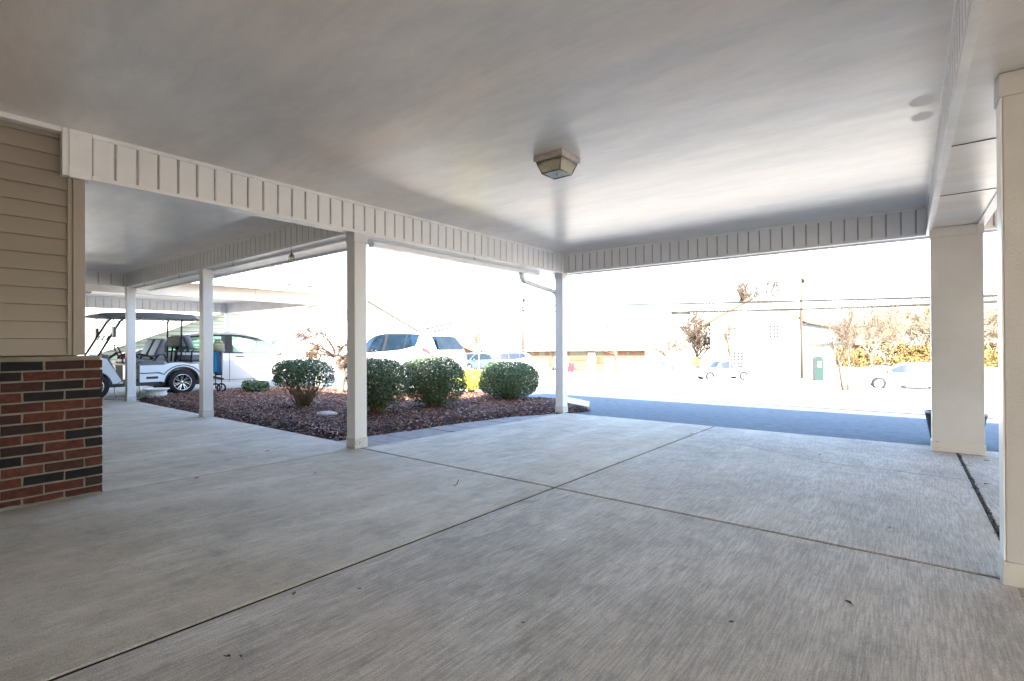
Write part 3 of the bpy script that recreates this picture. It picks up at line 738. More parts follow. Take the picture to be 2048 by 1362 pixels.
for yy_ in (4.5, 7.5, 10.5):
    mb = MB(); mb.box(-34, -33.95, yy_, yy_+1.1, -.3, .9); obj('window', mb, M_glassd, G2)

# ------------------------------------------------------------ shrubs
def shrub(base, wd, ht, nleaf, label, lm, cb=.30, seed=1, leaf=.02, name='shrub', stems=60, flat=1.0, group='clipped round shrubs in the mulch bed', dens_in=.25, thin=.6):
    r = random.Random(seed); x, y = base; z = bedz(x, y) if inpoly(x, y) else gz(x, y)
    t = thing(name, label, 'shrub', (x, y, z), 0, group)
    rx = wd/2; zb0 = ht*cb; mb = MB(); lumps = [(r.uniform(0, 6.3), r.uniform(.2, 2.6), r.uniform(-.06, .16)) for _ in range(22)]
    cz = zb0 + (ht-zb0)*.50; rz_ = (ht-zb0)*.5
    for i in range(nleaf):
        a = r.uniform(0, 2*math.pi); cth = 1-2*r.random(); sth = math.sqrt(1-cth*cth)
        k = 1 - abs(r.gauss(0, .10)) if r.random() > dens_in else r.uniform(.35, .95)
        for (la, lt, lh) in lumps:
            d = math.cos(a-la)*sth*math.sin(lt) + cth*math.cos(lt)
            if d > .8: k += lh*(d-.8)*5*.5
        pz = abs(cth)**.8 * (1 if cth > 0 else -1)
        # thin the foliage towards the bottom
        if cth < -.1 and r.random() < (-cth-.1)*thin: continue
        px = math.cos(a)*sth**.75*rx*k; py = math.sin(a)*sth**.75*rx*k; pzz = cz + pz*rz_*k
        pzz = max(pzz, ht*.05)
        n = Vector((px, py, (pzz-cz)*1.3)).normalized(); n = (n + Vector((r.gauss(0,.6), r.gauss(0,.6), r.gauss(0,.5)+.25))).normalized()
        u = n.orthogonal().normalized(); u = (u*math.cos(r.uniform(0,6.3)) + n.cross(u)*math.sin(r.uniform(0,6.3))).normalized(); v = n.cross(u)
        s = leaf*r.uniform(.55, 1.3); c = Vector((px, py, pzz))
        if r.random() < .02: c = c + n*r.uniform(.0, .05)
        mb.add([c-u*s, c-v*s*.5+n*s*.12, c+u*s, c+v*s*.5+n*s*.12], [(0,1,2,3)])
    obj('foliage', mb, lm, t, True)
    mb = MB()
    for i in range(stems):
        a = r.uniform(0, 6.3); rr = rx*r.uniform(.15, 1)**.6*.9; h = ht*r.uniform(.5, .9)
        p0 = Vector((math.cos(a)*rx*.16*r.random(), math.sin(a)*rx*.16*r.random(), -.03)); p3 = Vector((math.cos(a)*rr, math.sin(a)*rr, h))
        p1 = Vector((p3.x*.42, p3.y*.42, h*.30)) + Vector((r.gauss(0,.02), r.gauss(0,.02), 0)); p2 = Vector((p3.x*.80, p3.y*.80, h*.64)) + Vector((r.gauss(0,.03), r.gauss(0,.03), 0))
        mb.tube([p0, p1, p2, p3], [.008, .006, .004, .002], 4)
        for q in range(3):
            b0 = p1.lerp(p3, r.uniform(.1,.9)); mb.tube([b0, b0 + Vector((r.gauss(0,.07), r.gauss(0,.07), r.uniform(.05,.16)))], [.003, .0012], 3)
    obj('stems', mb, M_stem, t, True)
    return t
shrub((-8.2, 4.5), 1.0, .84, 11500, 'rounded shrub with bare lower stems, left of the front post', M_leafg, .34, 1, .018, stems=80, dens_in=.30, thin=1.5)
shrub((-6.55, 4.85), .92, .86, 17000, 'rounded shrub right behind the front post, partly hidden by it', M_leafg, .10, 2, .018, stems=130, thin=1.0, dens_in=.3)
shrub((-6.55, 6.05), 1.06, .87, 20000, 'round shrub in the middle of the bed, in front of the white SUV', M_leafg, .06, 3, .019, stems=120, thin=.85, dens_in=.3)
shrub((-6.42, 8.0), 1.24, .76, 22000, 'wide round shrub nearest the downspout post', M_leafg, .05, 4, .020, stems=110, thin=.75, dens_in=.3)
shrub((-8.15, 8.7), .80, .56, 5000, 'small bright yellow-green shrub peeking out behind the middle round shrub', M_leafy, .1, 5, .022, stems=30)
shrub((-12.3, 5.55), .60, .26, 1700, 'low loose green plant on the mulch in front of the sedan', M_leafg, .0, 6, .032, name='ground_plant', stems=24, group=None, dens_in=.6)
shrub((-11.2, 8.6), .5, .4, 900, 'small green plant beside the SUV behind the small bare tree', M_leafg, .1, 8, .03, name='ground_plant', stems=16, group=None, dens_in=.6)

# ------------------------------------------------------------ small weeping maple
def branch_tree(mb, p, d, L, r, depth, R, droop=0, spread=.6, n=4, minr=.002, leaves=None, up=0):
    pts = [p]; rs = [r]; q = p.copy(); dd = d.normalized()
    segs = 4
    for i in range(segs):
        dd = (dd + Vector((R.gauss(0,.16), R.gauss(0,.16), R.gauss(0,.12) - droop + up))).normalized()
        q = q + dd*L/segs; pts.append(q.copy()); rs.append(max(minr, r*(1-.45*(i+1)/segs)))
    mb.tube(pts, rs, 6 if r > .02 else 4 if r > .006 else 3, cap=False)
    if leaves is not None and depth <= 1:
        for k in range(2): leaves.append((pts[R.randint(1, segs)]) + Vector((R.gauss(0,.02), R.gauss(0,.02), R.gauss(0,.02))))
    if depth <= 0: return
    for i in range(n):
        k = R.randint(1, segs); a = dd.orthogonal().normalized(); b = dd.cross(a); an = R.uniform(0, 6.3)
        nd_ = dd + (a*math.cos(an) + b*math.sin(an))*spread*R.uniform(.6, 1.4)
        branch_tree(mb, pts[k], nd_, L*R.uniform(.5, .78), max(minr, rs[k]*R.uniform(.45, .65)), depth-1, R, droop*1.15, spread, n, minr, leaves, up)
R_ = random.Random(21); mx, my = -10.34, 6.6; mz = bedz(mx, my)
T = thing('small_tree', 'bare twisted weeping tree with pale crooked trunk in the mulch bed', 'tree', (mx, my, mz))
mb = MB(); rt = cR
P = [Vector((0,0,-.05)), Vector((0,0,.12))+rt*.0, Vector((0,0,.30))+rt*.02, Vector((0,0,.42))+rt*.06, Vector((0,0,.58))+rt*.02, Vector((0,0,.74))-rt*.08, Vector((0,0,.83))-rt*.14]
mb.tube(P, [.095,.082,.078,.075,.06,.055,.05], 12); mb.tube([P[3], P[3]+rt*.10+Vector((0,0,.12)), P[3]+rt*.13+Vector((0,0,.3))], [.035,.03,.02], 8)
obj('trunk', mb, M_barkp, T, True)
mb = MB(); lv = []
for (d, L, r0, st_) in ((rt*.9+Vector((0,0,.9)), .40, .045, P[5]), (rt*-.5+Vector((0,0,1.2)), .42, .035, P[6]), (rt*.4+cF*.8+Vector((0,0,.8)), .4, .03, P[6]), (-cF*.7-rt*.3+Vector((0,0,.9)), .42, .028, P[6]), (rt*1+Vector((0,0,.55)), .45, .032, P[4]), (-rt*1+Vector((0,0,.7)), .45, .026, P[6]), (-rt*.8+cF*.5+Vector((0,0,.9)), .5, .026, P[6])):
    branch_tree(mb, st_, d, L*1.15, r0, 4, R_, .07, .75, 4, .0042, lv)
obj('branches', mb, mat('bark_dark', (.045,.03,.022), .9, .2, var=.4, vscale=12), T, True)
mb = MB()
for p in lv:
    if R_.random() < .35:
        u = Vector((R_.gauss(0,1), R_.gauss(0,1), R_.gauss(0,1))).normalized()*.014; v = u.orthogonal().normalized()*.010
        mb.add([p-u, p-v, p+u, p+v], [(0,1,2,3)])
obj('dry_leaves', mb, M_leafb, T, True)

# rock, urn, hose, planter
mb = MB(); rx_, ry_ = -6.8, 4.1; mb.ell((0,0,0), .15, .07, .045, 14, 8, jit=.12)
o = obj('rock', mb, M_rock); o.location = (rx_, ry_, bedz(rx_, ry_)+.035); o.rotation_euler = (0,0,.9); tag(o, 'flat pale lavender rock on the mulch left of the front post', 'rock')
up = c2w(313, 10.6); up.z = gz(up.x, up.y)-.01
U = thing('urn_planter', 'low white fluted urn planter beside the far post', 'planter', up)
mb = MB(); prof = [(.10,.0),(.12,.02),(.165,.06),(.19,.11),(.175,.155),(.20,.19),(.235,.21),(.24,.225),(.215,.23),(.18,.20),(.15,.13)]
n = 48; V = []
for (r, h_) in prof:
    for k in range(n):
        a = 2*math.pi*k/n; fl_ = 1 + (.05*math.cos(a*18) if .01 < h_ < .13 and r < .2 else 0); V.append((r*fl_*math.cos(a), r*fl_*math.sin(a), h_))
mb.add(V, [(i*n+k, i*n+(k+1)%n, (i+1)*n+(k+1)%n, (i+1)*n+k) for i in range(len(prof)-1) for k in range(n)], 0, True); obj('bowl', mb, M_urn, U, True)
mb = MB(); mb.lathe([(0,.19),(.17,.19)], n=24); obj('soil', mb, M_soil, U, True)
hp = c2w(262, 10.15); gzh = gz(hp.x, hp.y)
mb = MB(); A = c2w(208, 10.3); Bq = c2w(330, 10.3)
pts = []
for i in range(15):
    t = i/14; q = A.lerp(Bq, t); pts.append(Vector((q.x, q.y+.02*math.sin(t*9), gz(q.x, q.y)+.005+.0*t)))
mb.tube(pts, .007, 6)
cc = c2w(254, 10.4); pts = []
for i in range(25):
    a = -2.2 + i/24*4.4; q = cc + cR*(math.sin(a)*.27); pts.append(Vector((q.x, q.y, gz(q.x, q.y)+.20-math.cos(a)*.0 + .22*math.cos(a) - .02)))
mb.tube(pts, .006, 6)
o = obj('power_cable', mb, M_black); tag(o, 'dark charging cable looped on the ground round the far post', 'cable')
# big bowl planter behind far column
bp_ = c2w(1909, 5.65); pz = gz(bp_.x, bp_.y)-.03
U = thing('planter', 'dark grey tub planter hidden behind the wide column', 'planter', (bp_.x, bp_.y, pz))
mb = MB(); mb.lathe([(0,.0),(.19,.0),(.22,.05),(.265,.33),(.275,.335),(.275,.36),(.255,.36),(.25,.31),(.20,.08)], n=36); obj('tub', mb, M_black, U, True)
mb = MB(); mb.lathe([(0,.31),(.25,.31)], n=24); obj('soil', mb, M_soil, U, True)

# debris on the floor
def leafbit(x, y, s, label, m=M_leafb, rot=0, cat='leaf', name='dry_leaf'):
    mb = MB(); n = 5; V = []
    for i in range(n+1):
        t = i/n; wv = math.sin(math.pi*min(1, t*1.02))*.32 + .02
        V += [(-s/2+s*t, -wv*s, .18*s*abs(math.sin(t*2.5))+.003), (-s/2+s*t, 0, .003+.02*s), (-s/2+s*t, wv*s, .14*s*abs(math.sin(t*3.1))+.004)]
    for i in range(n): mb.add(V[3*i:3*i+6], [(0,3,4,1),(1,4,5,2)])
    mb.tube([(-s/2,0,.004),(-s*.75,.02*s,.008)], .0012, 4)
    o = obj(name, mb, m); o.location = (x, y, slabz(x, y)); o.rotation_euler = (0,0,rot); tag(o, label, cat); return o
def g_at(px, py):
    r = F2 + R3*((px-1024)/FPX) - U3*((py-681)/FPX); t = 1/(.0075*r.x - .0192*r.y - r.z); return CAM + r*t
M_leafk = mat("dark_leaf", (.06,.035,.022), .7, var=.3, vscale=60)
for (px, py, s, lb) in ((588,1189,.026,'dark curled leaf beside the long slab joint'), (1697,1207,.030,'brown leaf on the slab near the right column'), (1464,1246,.02,'tiny dark crumb near the bottom middle of the slab'), (535,903,.05,'pair of small dark leaves on the walkway slab'), (1639,910,.05,'flat leaf on the pale slab left of the wide column'), (1383,868,.05,'dark leaf caught on the far end of the slab joint'), (456,1315,.02,'short twig fragment near the bottom edge'), (482,1315,.012,'tiny twig fragment right of another near the bottom edge'), (1975,922,.05,'dark leaf between the two columns'), (1973,969,.04,'dark speck of leaf near the dirt filled joint'), (393,957,.05,'thin dark leaf on the joint in front of the brick'), (1619,1046,.02,'tiny dark leaf crumb in the middle of the right slab'), (1779,1057,.02,'tiny dark leaf crumb right of centre on the right slab'), (630,947,.02,'tiny dark crumb on the slab below the front post'), (720,1179,.012,'tiny dark crumb right of the curled leaf'), (1045,1247,.012,'tiny dark crumb at the lower middle of the slab')):
    p = g_at(px, py); leafbit(p.x, p.y, s, lb, M_leafk if s < .046 else M_leafb, rnd.uniform(0, 6))
p = g_at(907, 970); mb = MB(); mb.tube([(0,0,.006),(.02,.012,.006)], .0045, 7); mb.tube([(.02,.012,.006),(.03,.02,.03)], .003, 5, 1); mb.tube([(.03,.02,.03),(.028,.028,.045)], [.003,.001], 5, 1)
o = obj('cigarette_butt', mb, [mat("paper_white", (.7,.68,.63), .8), M_leafk]); o.location = (p.x, p.y, slabz(p.x, p.y)); tag(o, 'small white and dark scrap lying on the slab below centre', 'litter')

# ------------------------------------------------------------ vehicles
def interp(x, T): return lerp_table(x, T)
def smooth_interp(x, T):
    if x <= T[0][0]: return T[0][1]
    if x >= T[-1][0]: return T[-1][1]
    n = len(T)
    for i in range(n-1):
        if x <= T[i+1][0]:
            x0, y0 = T[i]; x1, y1_ = T[i+1]; h = x1-x0
            def sl(k):
                if k <= 0 or k >= n-1:
                    return 0 if k <= 0 or k >= n-1 else 0
                a = (T[k][1]-T[k-1][1])/(T[k][0]-T[k-1][0]); b = (T[k+1][1]-T[k][1])/(T[k+1][0]-T[k][0])
                return 0 if a*b <= 0 else 2*a*b/(a+b)
            def se(k):
                if k == 0: return (T[1][1]-T[0][1])/(T[1][0]-T[0][0])
                if k == n-1: return (T[-1][1]-T[-2][1])/(T[-1][0]-T[-2][0])
                return sl(k)
            t = (x-x0)/h; m0 = se(i)*h; m1 = se(i+1)*h
            return (2*t**3-3*t*t+1)*y0 + (t**3-2*t*t+t)*m0 + (-2*t**3+3*t*t)*y1_ + (t**3-t*t)*m1
def wheel(parent, x, y, r, wd, rim=M_rims, spokes=5, side=1, style='plain'):
    t = MB(); ri = r*.66
    t.lathe([(ri,-wd/2),(r*.93,-wd/2),(r*.99,-wd/2+.02),(r,-wd/4),(r,wd/4),(r*.99,wd/2-.02),(r*.93,wd/2),(ri,wd/2)], (x, y, r), 36, 'y')
    w_ = obj('wheel', t, M_tyre, parent, True)
    m = MB(); s = side*wd/2
    m.lathe([(ri,-wd/2*side),(ri,s-.005*side),(ri*.94,s),(ri*.93,s-.03*side),(ri*.9,s-.07*side),(0,s-.075*side)], (x, y, r), 36, 'y', 0)
    for k in range(spokes):
        a = 2*math.pi*k/spokes + .3
        for tw in ((0,),) if style == 'plain' else ((-.16,), (.16,)):
            a0 = a; a1 = a + tw[0] + (.35 if style == 'swirl' else 0)
            p0 = Vector((x+math.cos(a0)*ri*.15, y+s-.03*side, r+math.sin(a0)*ri*.15)); p1 = Vector((x+math.cos(a1)*ri*.9, y+s-.016*side, r+math.sin(a1)*ri*.9))
            d = p1-p0; q = Vector((-d.z, 0, d.x)).normalized()
            sw = .026 if style == 'plain' else .013
            m.obox((p0+p1)/2-Vector((0,.010*side,0)), d, q*sw, Vector((0,.016,0)), 1)
    m.lathe([(ri*.2,s-.035*side),(ri*.2,s-.012*side),(0,s-.008*side)], (x, y, r), 14, 'y', 1)
    if style != 'plain': m.lathe([(ri*.99,s-.004*side),(ri*.99,s+.004*side),(ri*.92,s+.003*side),(ri*.92,s-.01*side)], (x, y, r), 36, 'y', 1)
    obj('rim', m, [rim, M_rims], w_, True)
    return w_
def car(label, cat, loc, rotz, spec, paint, glass, group=None, name='car', detail=True):
    t = thing(name, label, cat, loc, rotz, group)
    L, W = spec['L'], spec['W']; xf, xr_ = spec['axf'], spec['axr']; ra = spec['arch']; wr_ = spec['wr']; cl_ = spec['clear']
    side = spec['side']; roof = spec['roof']; plan = spec['plan']; cab0, cab1 = spec['cab']
    win = spec['win']       # side windows list (x0,x1), x forward
    ws0, ws1 = spec['ws']   # windshield x range (base front, top back)
    rw0, rw1 = spec['rw']   # rear window x range (base, top)
    xs_ = set([round(-L/2 + i*L/60, 4) for i in range(61)])
    for c in (xf, xr_):
        for k in range(-12, 13): xs_.add(round(c + math.sin(k/12*math.pi/2)*ra, 4))
    for (a, b) in win: xs_ |= {a, b}
    xs_ |= {ws0, ws1, rw0, rw1}
    xs_ = sorted(x for x in xs_ if -L/2 <= x <= L/2)
    def sec(x):
        w_ = W/2*interp(x, plan); zs = smooth_interp(x, side); zr_ = smooth_interp(x, roof)
        zb_ = interp(x, spec['bot'])
        za = zb_
        for c in (xf, xr_):
            if abs(x-c) <= ra+1e-6: za = max(za, wr_*1.0 + math.sqrt(max(0, ra*ra-(x-c)**2)))
        incab = zr_ > zs+.03
        k = min(1, max(0, (zr_-zs)/.42))
        wt = (w_-.10) + ((w_-.06)*spec['tumble'] - (w_-.10))*k
        zr2_ = max(zr_, zs+.012)
        zm = za + (zs-za)*.55
        return [(0, za), (w_-.10, za), (w_-.025, za+.012), (w_, zm), (w_-.008, zs-.10 if zs-.10 > zm else (zm+zs)/2), (w_-.045, zs), (wt+.02, zs+(zr2_-zs)*.90), (wt-.08, zr2_-.004 + 0), (wt*.5, zr2_+.018), (0, zr2_+.025)]
    secs = [(x, sec(x)) for x in xs_]
    body = MB(); wins = {}; gf = MB(); gr = MB(); un = MB()
    def P(i, j, sg): x, s = secs[i]; return (x, s[j][0]*sg, s[j][1])
    for i in range(len(secs)-1):
        xm = (secs[i][0]+secs[i+1][0])/2
        for sg in (1, -1):
            for j in range(9):
                q = [P(i,j,sg), P(i+1,j,sg), P(i+1,j+1,sg), P(i,j+1,sg)]
                if sg < 0: q = q[::-1]
                isw = j == 5 and any(a < xm < b for a, b in win)
                isf = j in (7, 8) and (ws1 < xm < ws0)
                isr = j in (7, 8) and (rw0 < xm < rw1)
                tgt = (wins.setdefault(([a < xm < b for a, b in win].index(True), sg), MB()) if isw else gf if isf else gr if isr else un if j == 0 else body)
                tgt.add(q, [(0,1,2,3)], 0, True)
    for (i, rev) in ((0, False), (len(secs)-1, True)):
        poly = [P(i, j, 1) for j in range(10)] + [P(i, j, -1) for j in range(8, 0, -1)]
        body.add(poly, [tuple(range(len(poly)))[::(1 if rev else -1)]])
    bo = obj('body', body, paint, t, True); bo.data.set_sharp_from_angle(angle=math.radians(32)) if hasattr(bo.data, 'set_sharp_from_angle') else None
    # merge doubles for smooth shading
    import bmesh
    for ob_ in (bo,):
        bm = bmesh.new(); bm.from_mesh(ob_.data); bmesh.ops.remove_doubles(bm, verts=bm.verts, dist=.0005); bmesh.ops.recalc_face_normals(bm, faces=bm.faces); bm.to_mesh(ob_.data); bm.free()
        if hasattr(ob_.data, 'set_sharp_from_angle'): ob_.data.set_sharp_from_angle(angle=math.radians(30))
    for g, nm in [(g_, 'side_window') for g_ in wins.values()] + [(gf, 'windshield'), (gr, 'rear_window')]:
        go = obj(nm, g, glass, t, True)
    obj('underbody', un, M_black, t, True)
    def surf(x, j, f, sg, off):
        s = sec(x); a, b = s[j], s[j+1]; p = Vector((x, (a[0]+(b[0]-a[0])*f)*sg, a[1]+(b[1]-a[1])*f)); n = Vector((0, (b[1]-a[1])*sg, -(b[0]-a[0]))); 
        n = n.normalized() if n.length > 0 else Vector((0, sg, 0)); return p + n*off
    seam = MB()
    if detail:
        for xd in spec['doors']:
            for sg in (1, -1):
                for j in (2, 3, 4):
                    a = [surf(xd-.006, j, 0, sg, .003), surf(xd+.006, j, 0, sg, .003), surf(xd+.006, j, 1, sg, .003), surf(xd-.006, j, 1, sg, .003)]
                    seam.add(a, [(0,1,2,3) if sg > 0 else (3,2,1,0)])
        for sg in (1, -1):   # sill line
            n = 20; a0, a1 = spec['doors'][0], spec['doors'][-1]
            for k in range(n):
                u0, u1 = a0+(a1-a0)*k/n, a0+(a1-a0)*(k+1)/n
                seam.add([surf(u0, 2, .12, sg, .003), surf(u1, 2, .12, sg, .003), surf(u1, 2, .15, sg, .003), surf(u0, 2, .15, sg, .003)], [(0,1,2,3) if sg > 0 else (3,2,1,0)])
        for (a, b) in win:    # dark window surround
            for sg in (1, -1):
                n = 10
                for k in range(n):
                    u0, u1 = a+(b-a)*k/n, a+(b-a)*(k+1)/n
                    for (f0, f1) in ((-.0, .045), (.93, 1.0)):
                        seam.add([surf(u0, 5, f0, sg, .004), surf(u1, 5, f0, sg, .004), surf(u1, 5, f1, sg, .004), surf(u0, 5, f1, sg, .004)], [(0,1,2,3) if sg > 0 else (3,2,1,0)])
        for (a, b) in zip(win, win[1:]):   # dark pillars between windows
            for sg in (1, -1):
                u0, u1 = a[1]-.005, b[0]+.005
                if u1-u0 < .3: seam.add([surf(u0, 5, 0, sg, .005), surf(u1, 5, 0, sg, .005), surf(u1, 5, 1, sg, .005), surf(u0, 5, 1, sg, .005)], [(0,1,2,3) if sg > 0 else (3,2,1,0)])
        for c in (xf, xr_):
            for sg in (1, -1):
                n = 16
                for k in range(n):
                    a0_, a1_ = math.pi*k/n, math.pi*(k+1)/n
                    pts = []
                    for (aa, rr) in ((a0_, ra), (a1_, ra), (a1_, ra-.035), (a0_, ra-.035)): 
                        xx = c+math.cos(aa)*rr; pts.append((xx, (sec(c+math.cos(aa)*ra*.999)[2][0]-.004)*sg, wr_+math.sin(aa)*rr))
                    seam.add(pts, [(0,1,2,3)])
        obj('trim_lines', seam, M_seam, t, True)
        for xh in spec['handles']:
            for sg in (1, -1):
                p = surf(xh, 4, .25, sg, .018); m = MB(); m.obox(p, (.20,0,0), (0,.022,0), (0,0,.028)); obj('door_handle', m, M_chrome, t, True, bevel=.006)
        for sg in (1, -1):
            xm_ = spec['mirror']; s = sec(xm_); m = MB(); m.ell((xm_, (s[5][0]+.11)*sg, s[5][1]+.07), .09, .10, .07, 12, 8); m.obox((xm_, (s[5][0]+.03)*sg, s[5][1]+.02), (.06,0,0), (0,.1,0), (0,0,.03)); obj('mirror', m, paint, t, True)
        m = MB()
        if spec.get('interior', True):
            zf = spec['clear']+.15
            for (sx_, n_) in ((.15, 2), (-.75, 2)):
                for sy_ in (-.36, .36):
                    m.obox((sx_, sy_, zf+.22), (.5,0,0), (0,.5,0), (0,0,.2)); m.obox((sx_-.3, sy_, zf+.52), (.14,0,.0), (0,.48,0), (-.18,0,.62)); m.obox((sx_-.42, sy_, zf+.90), (.1,0,0), (0,.26,0), (0,0,.16))
            m.obox((.95, 0, zf+.42), (.35,0,0), (0,1.35,0), (0,0,.22))
            obj('seat', m, M_int, t, True, bevel=.03)
            m = MB(); m.tube([(.62+.07*math.sin(a), .36+.17*math.cos(a), zf+.60+.17*math.sin(a)) for a in [k*math.pi/9 for k in range(19)]], .014, 6); obj('steering_wheel', m, M_black, t, True)
    # lights
    for nm, x0, x1, j0, f0, f1, m_ in spec['lights']:
        for sg in (1, -1):
            m = MB(); n = 8
            for k in range(n):
                u0, u1 = x0+(x1-x0)*k/n, x0+(x1-x0)*(k+1)/n
                m.add([surf(u0, j0, f0, sg, .006), surf(u1, j0, f0, sg, .006), surf(u1, j0, f1, sg, .006), surf(u0, j0, f1, sg, .006)], [(0,1,2,3) if sg > 0 else (3,2,1,0)])
            xe = x0 if x0 < 0 else x1
            se = sec(xe); sgnx = -1 if x0 < 0 else 1
            if abs(abs(xe)-L/2) < .02:
                z0_ = se[j0][1]+(se[j0+1][1]-se[j0][1])*f0; z1_ = se[j0][1]+(se[j0+1][1]-se[j0][1])*f1; yo = se[j0][0]
                m.add([(sgnx*(L/2+.006), yo*sg, z0_), (sgnx*(L/2+.006), (yo-.3)*sg, z0_), (sgnx*(L/2+.006), (yo-.3)*sg, z1_), (sgnx*(L/2+.006), yo*sg, z1_)], [(0,1,2,3)])
            obj(nm, m, m_, t, True)
    for x in (xf, xr_):
        for sg in (1, -1): wheel(t, x, sg*(W/2-.12), wr_, .21, M_rims if spec.get('rim') != 'b' else M_rimb, 5 if not spec.get('spokes') else spec['spokes'], sg)
    return t
SEDAN = dict(L=4.85, W=1.83, axf=1.42, axr=-1.38, arch=.365, wr=.325, clear=.2, cab=(-1.9, 1.0), tumble=.72,
  side=[(-2.425,.80),(-2.3,.98),(-1.7,1.02),(0,.96),(.9,.93),(1.25,.90),(1.9,.80),(2.25,.68),(2.425,.52)],
  roof=[(-2.425,.80),(-2.3,.99),(-2.05,1.04),(-1.2,1.40),(-.5,1.51),(.0,1.52),(.5,1.45),(1.36,1.02),(1.55,.93),(1.95,.84),(2.25,.71),(2.425,.54)],
  bot=[(-2.425,.42),(-2.2,.26),(-1.9,.22),(1.9,.20),(2.25,.24),(2.425,.34)],
  plan=[(-2.425,.78),(-2.3,.90),(-1.9,.98),(-1,1),(1,1),(1.8,.98),(2.2,.88),(2.425,.66)],
  win=[(-1.45,-.98),(-.95,-.14),(.02,1.22)], ws=(1.42,.45), rw=(-2.0,-1.15), doors=[-1.02,-.05,1.02], handles=[-.82,.2], mirror=1.08,
  lights=[('headlight',1.95,2.38,4,.0,.9,M_clear),('taillight',-2.42,-2.02,4,-.2,.95,M_red)])
fa = math.radians(0)
# heading in world from camera-frame components
def heading(r, f): v = cR*r + cF*f; return math.atan2(v.y, v.x)
def lat_pt(px, D): return c2w(px, D)
# sedan: near side front wheel at px 580, depth 14.1
hd = heading(.83, .557)
fw = c2w(578, 14.0); awayv = Vector((-math.sin(hd), math.cos(hd), 0)); fwd = Vector((math.cos(hd), math.sin(hd), 0))
cpos = fw + awayv*.8 - fwd*1.42
sedan = car('white four-door sedan with red taillights parked behind the golf cart', 'car', (cpos.x, cpos.y, -.215), hd, SEDAN, M_carw, M_glass, name='sedan')
SUVS = dict(L=4.95, W=1.92, axf=1.50, axr=-1.42, arch=.40, wr=.36, clear=.22, cab=(-2.3, 1.2), tumble=.76,
  side=[(-2.475,.86),(-2.35,1.10),(-1.8,1.27),(-1.4,1.20),(-1.0,1.13),(.9,1.02),(1.3,1.0),(2.0,.93),(2.3,.80),(2.475,.6)],
  roof=[(-2.475,.86),(-2.40,1.14),(-2.12,1.56),(-1.9,1.65),(-1.2,1.735),(-.2,1.76),(.45,1.67),(1.25,1.13),(1.45,1.06),(2.0,.97),(2.3,.83),(2.475,.62)],
  bot=[(-2.475,.42),(-2.2,.30),(-1.9,.26),(1.9,.24),(2.25,.26),(2.475,.38)],
  plan=[(-2.475,.84),(-2.35,.93),(-1.9,.985),(-1,1),(1,1),(1.9,.97),(2.3,.86),(2.475,.68)],
  win=[(-1.72,-1.2),(-1.16,-.28),(-.16,.92)], ws=(1.32,.45), rw=(-2.40,-2.10), doors=[-1.12,-.22,1.08], handles=[-.98,-.02], mirror=.95, interior=False,
  lights=[('headlight',2.0,2.44,4,.0,.9,M_clear),('taillight',-2.44,-2.02,4,-.25,.85,M_red)])
al = math.radians(33); hd = heading(-math.cos(al), math.sin(al)); awayv = Vector((math.sin(hd), -math.cos(hd), 0)); fwd = Vector((math.cos(hd), math.sin(hd), 0))
rwp = c2w(820, 16.3); cpos = rwp + awayv*.85 + fwd*1.42
suv = car('white SUV with blue tinted side glass parked beyond the round shrubs', 'car', (cpos.x, cpos.y, gz(cpos.x, cpos.y)-.03), hd, SUVS, M_carw, M_glassb, name='suv')
# rear glass, plate recess of SUV
m = MB(); m.add([(-2.470,-.66,1.16),(-2.470,.66,1.16),(-2.20,.50,1.54),(-2.20,-.50,1.54)], [(0,1,2,3)]); 
g = obj('rear_window', m, M_glassd, suv, True); g.location = (-.03, 0, .0)
m = MB(); m.box(-2.495,-2.476,-.30,.30,.92,.96); m.box(-2.49,-2.476,-.16,.16,.80,.905); obj('plate_trim', m, M_chrome, suv, True)

# moving car on the road
HATCH = dict(SUVS); HATCH.update(L=4.5, W=1.80, axf=1.35, axr=-1.30, arch=.35, wr=.32, clear=.2,
  side=[(-2.25,.72),(-2.1,.95),(0,.94),(1.2,.88),(1.9,.74),(2.25,.5)], roof=[(-2.25,.72),(-2.1,1.0),(-1.5,1.35),(-.5,1.46),(.1,1.44),(1.1,.98),(1.3,.90),(1.9,.77),(2.25,.52)],
  bot=[(-2.25,.4),(-2,.24),(2,.22),(2.25,.34)], plan=[(-2.25,.8),(-2.1,.93),(-1,1),(1,1),(1.8,.96),(2.25,.7)],
  win=[(-1.5,-1.0),(-.95,-.1),(0,1.0)], ws=(1.15,.2), rw=(-2.05,-1.45), doors=[-1.0,-.05,1.0], handles=[-.8,.15], mirror=.85,
  lights=[('headlight',1.8,2.2,4,.0,.9,M_clear),('taillight',-2.24,-1.9,4,-.2,.9,M_red)])
def putcar(px, D, hd, spec, paint, glass, label, cat='car', name='car', dz=0, detail=True):
    p = c2w(px, D); return car(label, cat, (p.x, p.y, gz(p.x, p.y)-.05+dz), hd, spec, paint, glass, None, name, detail)
putcar(1815, 27.2, heading(-.80,.50), HATCH, M_carw, mat("slate_glass", (.018,.026,.031), .1, .7), 'white car driving left on the road behind the wide column', dz=-.02)
M_blue = mat("blue_paint", (.008,.03,.08), .3, .5, coat=.6); M_pale = mat("pale_blue_paint", (.045,.065,.08), .3, .5, coat=.6)
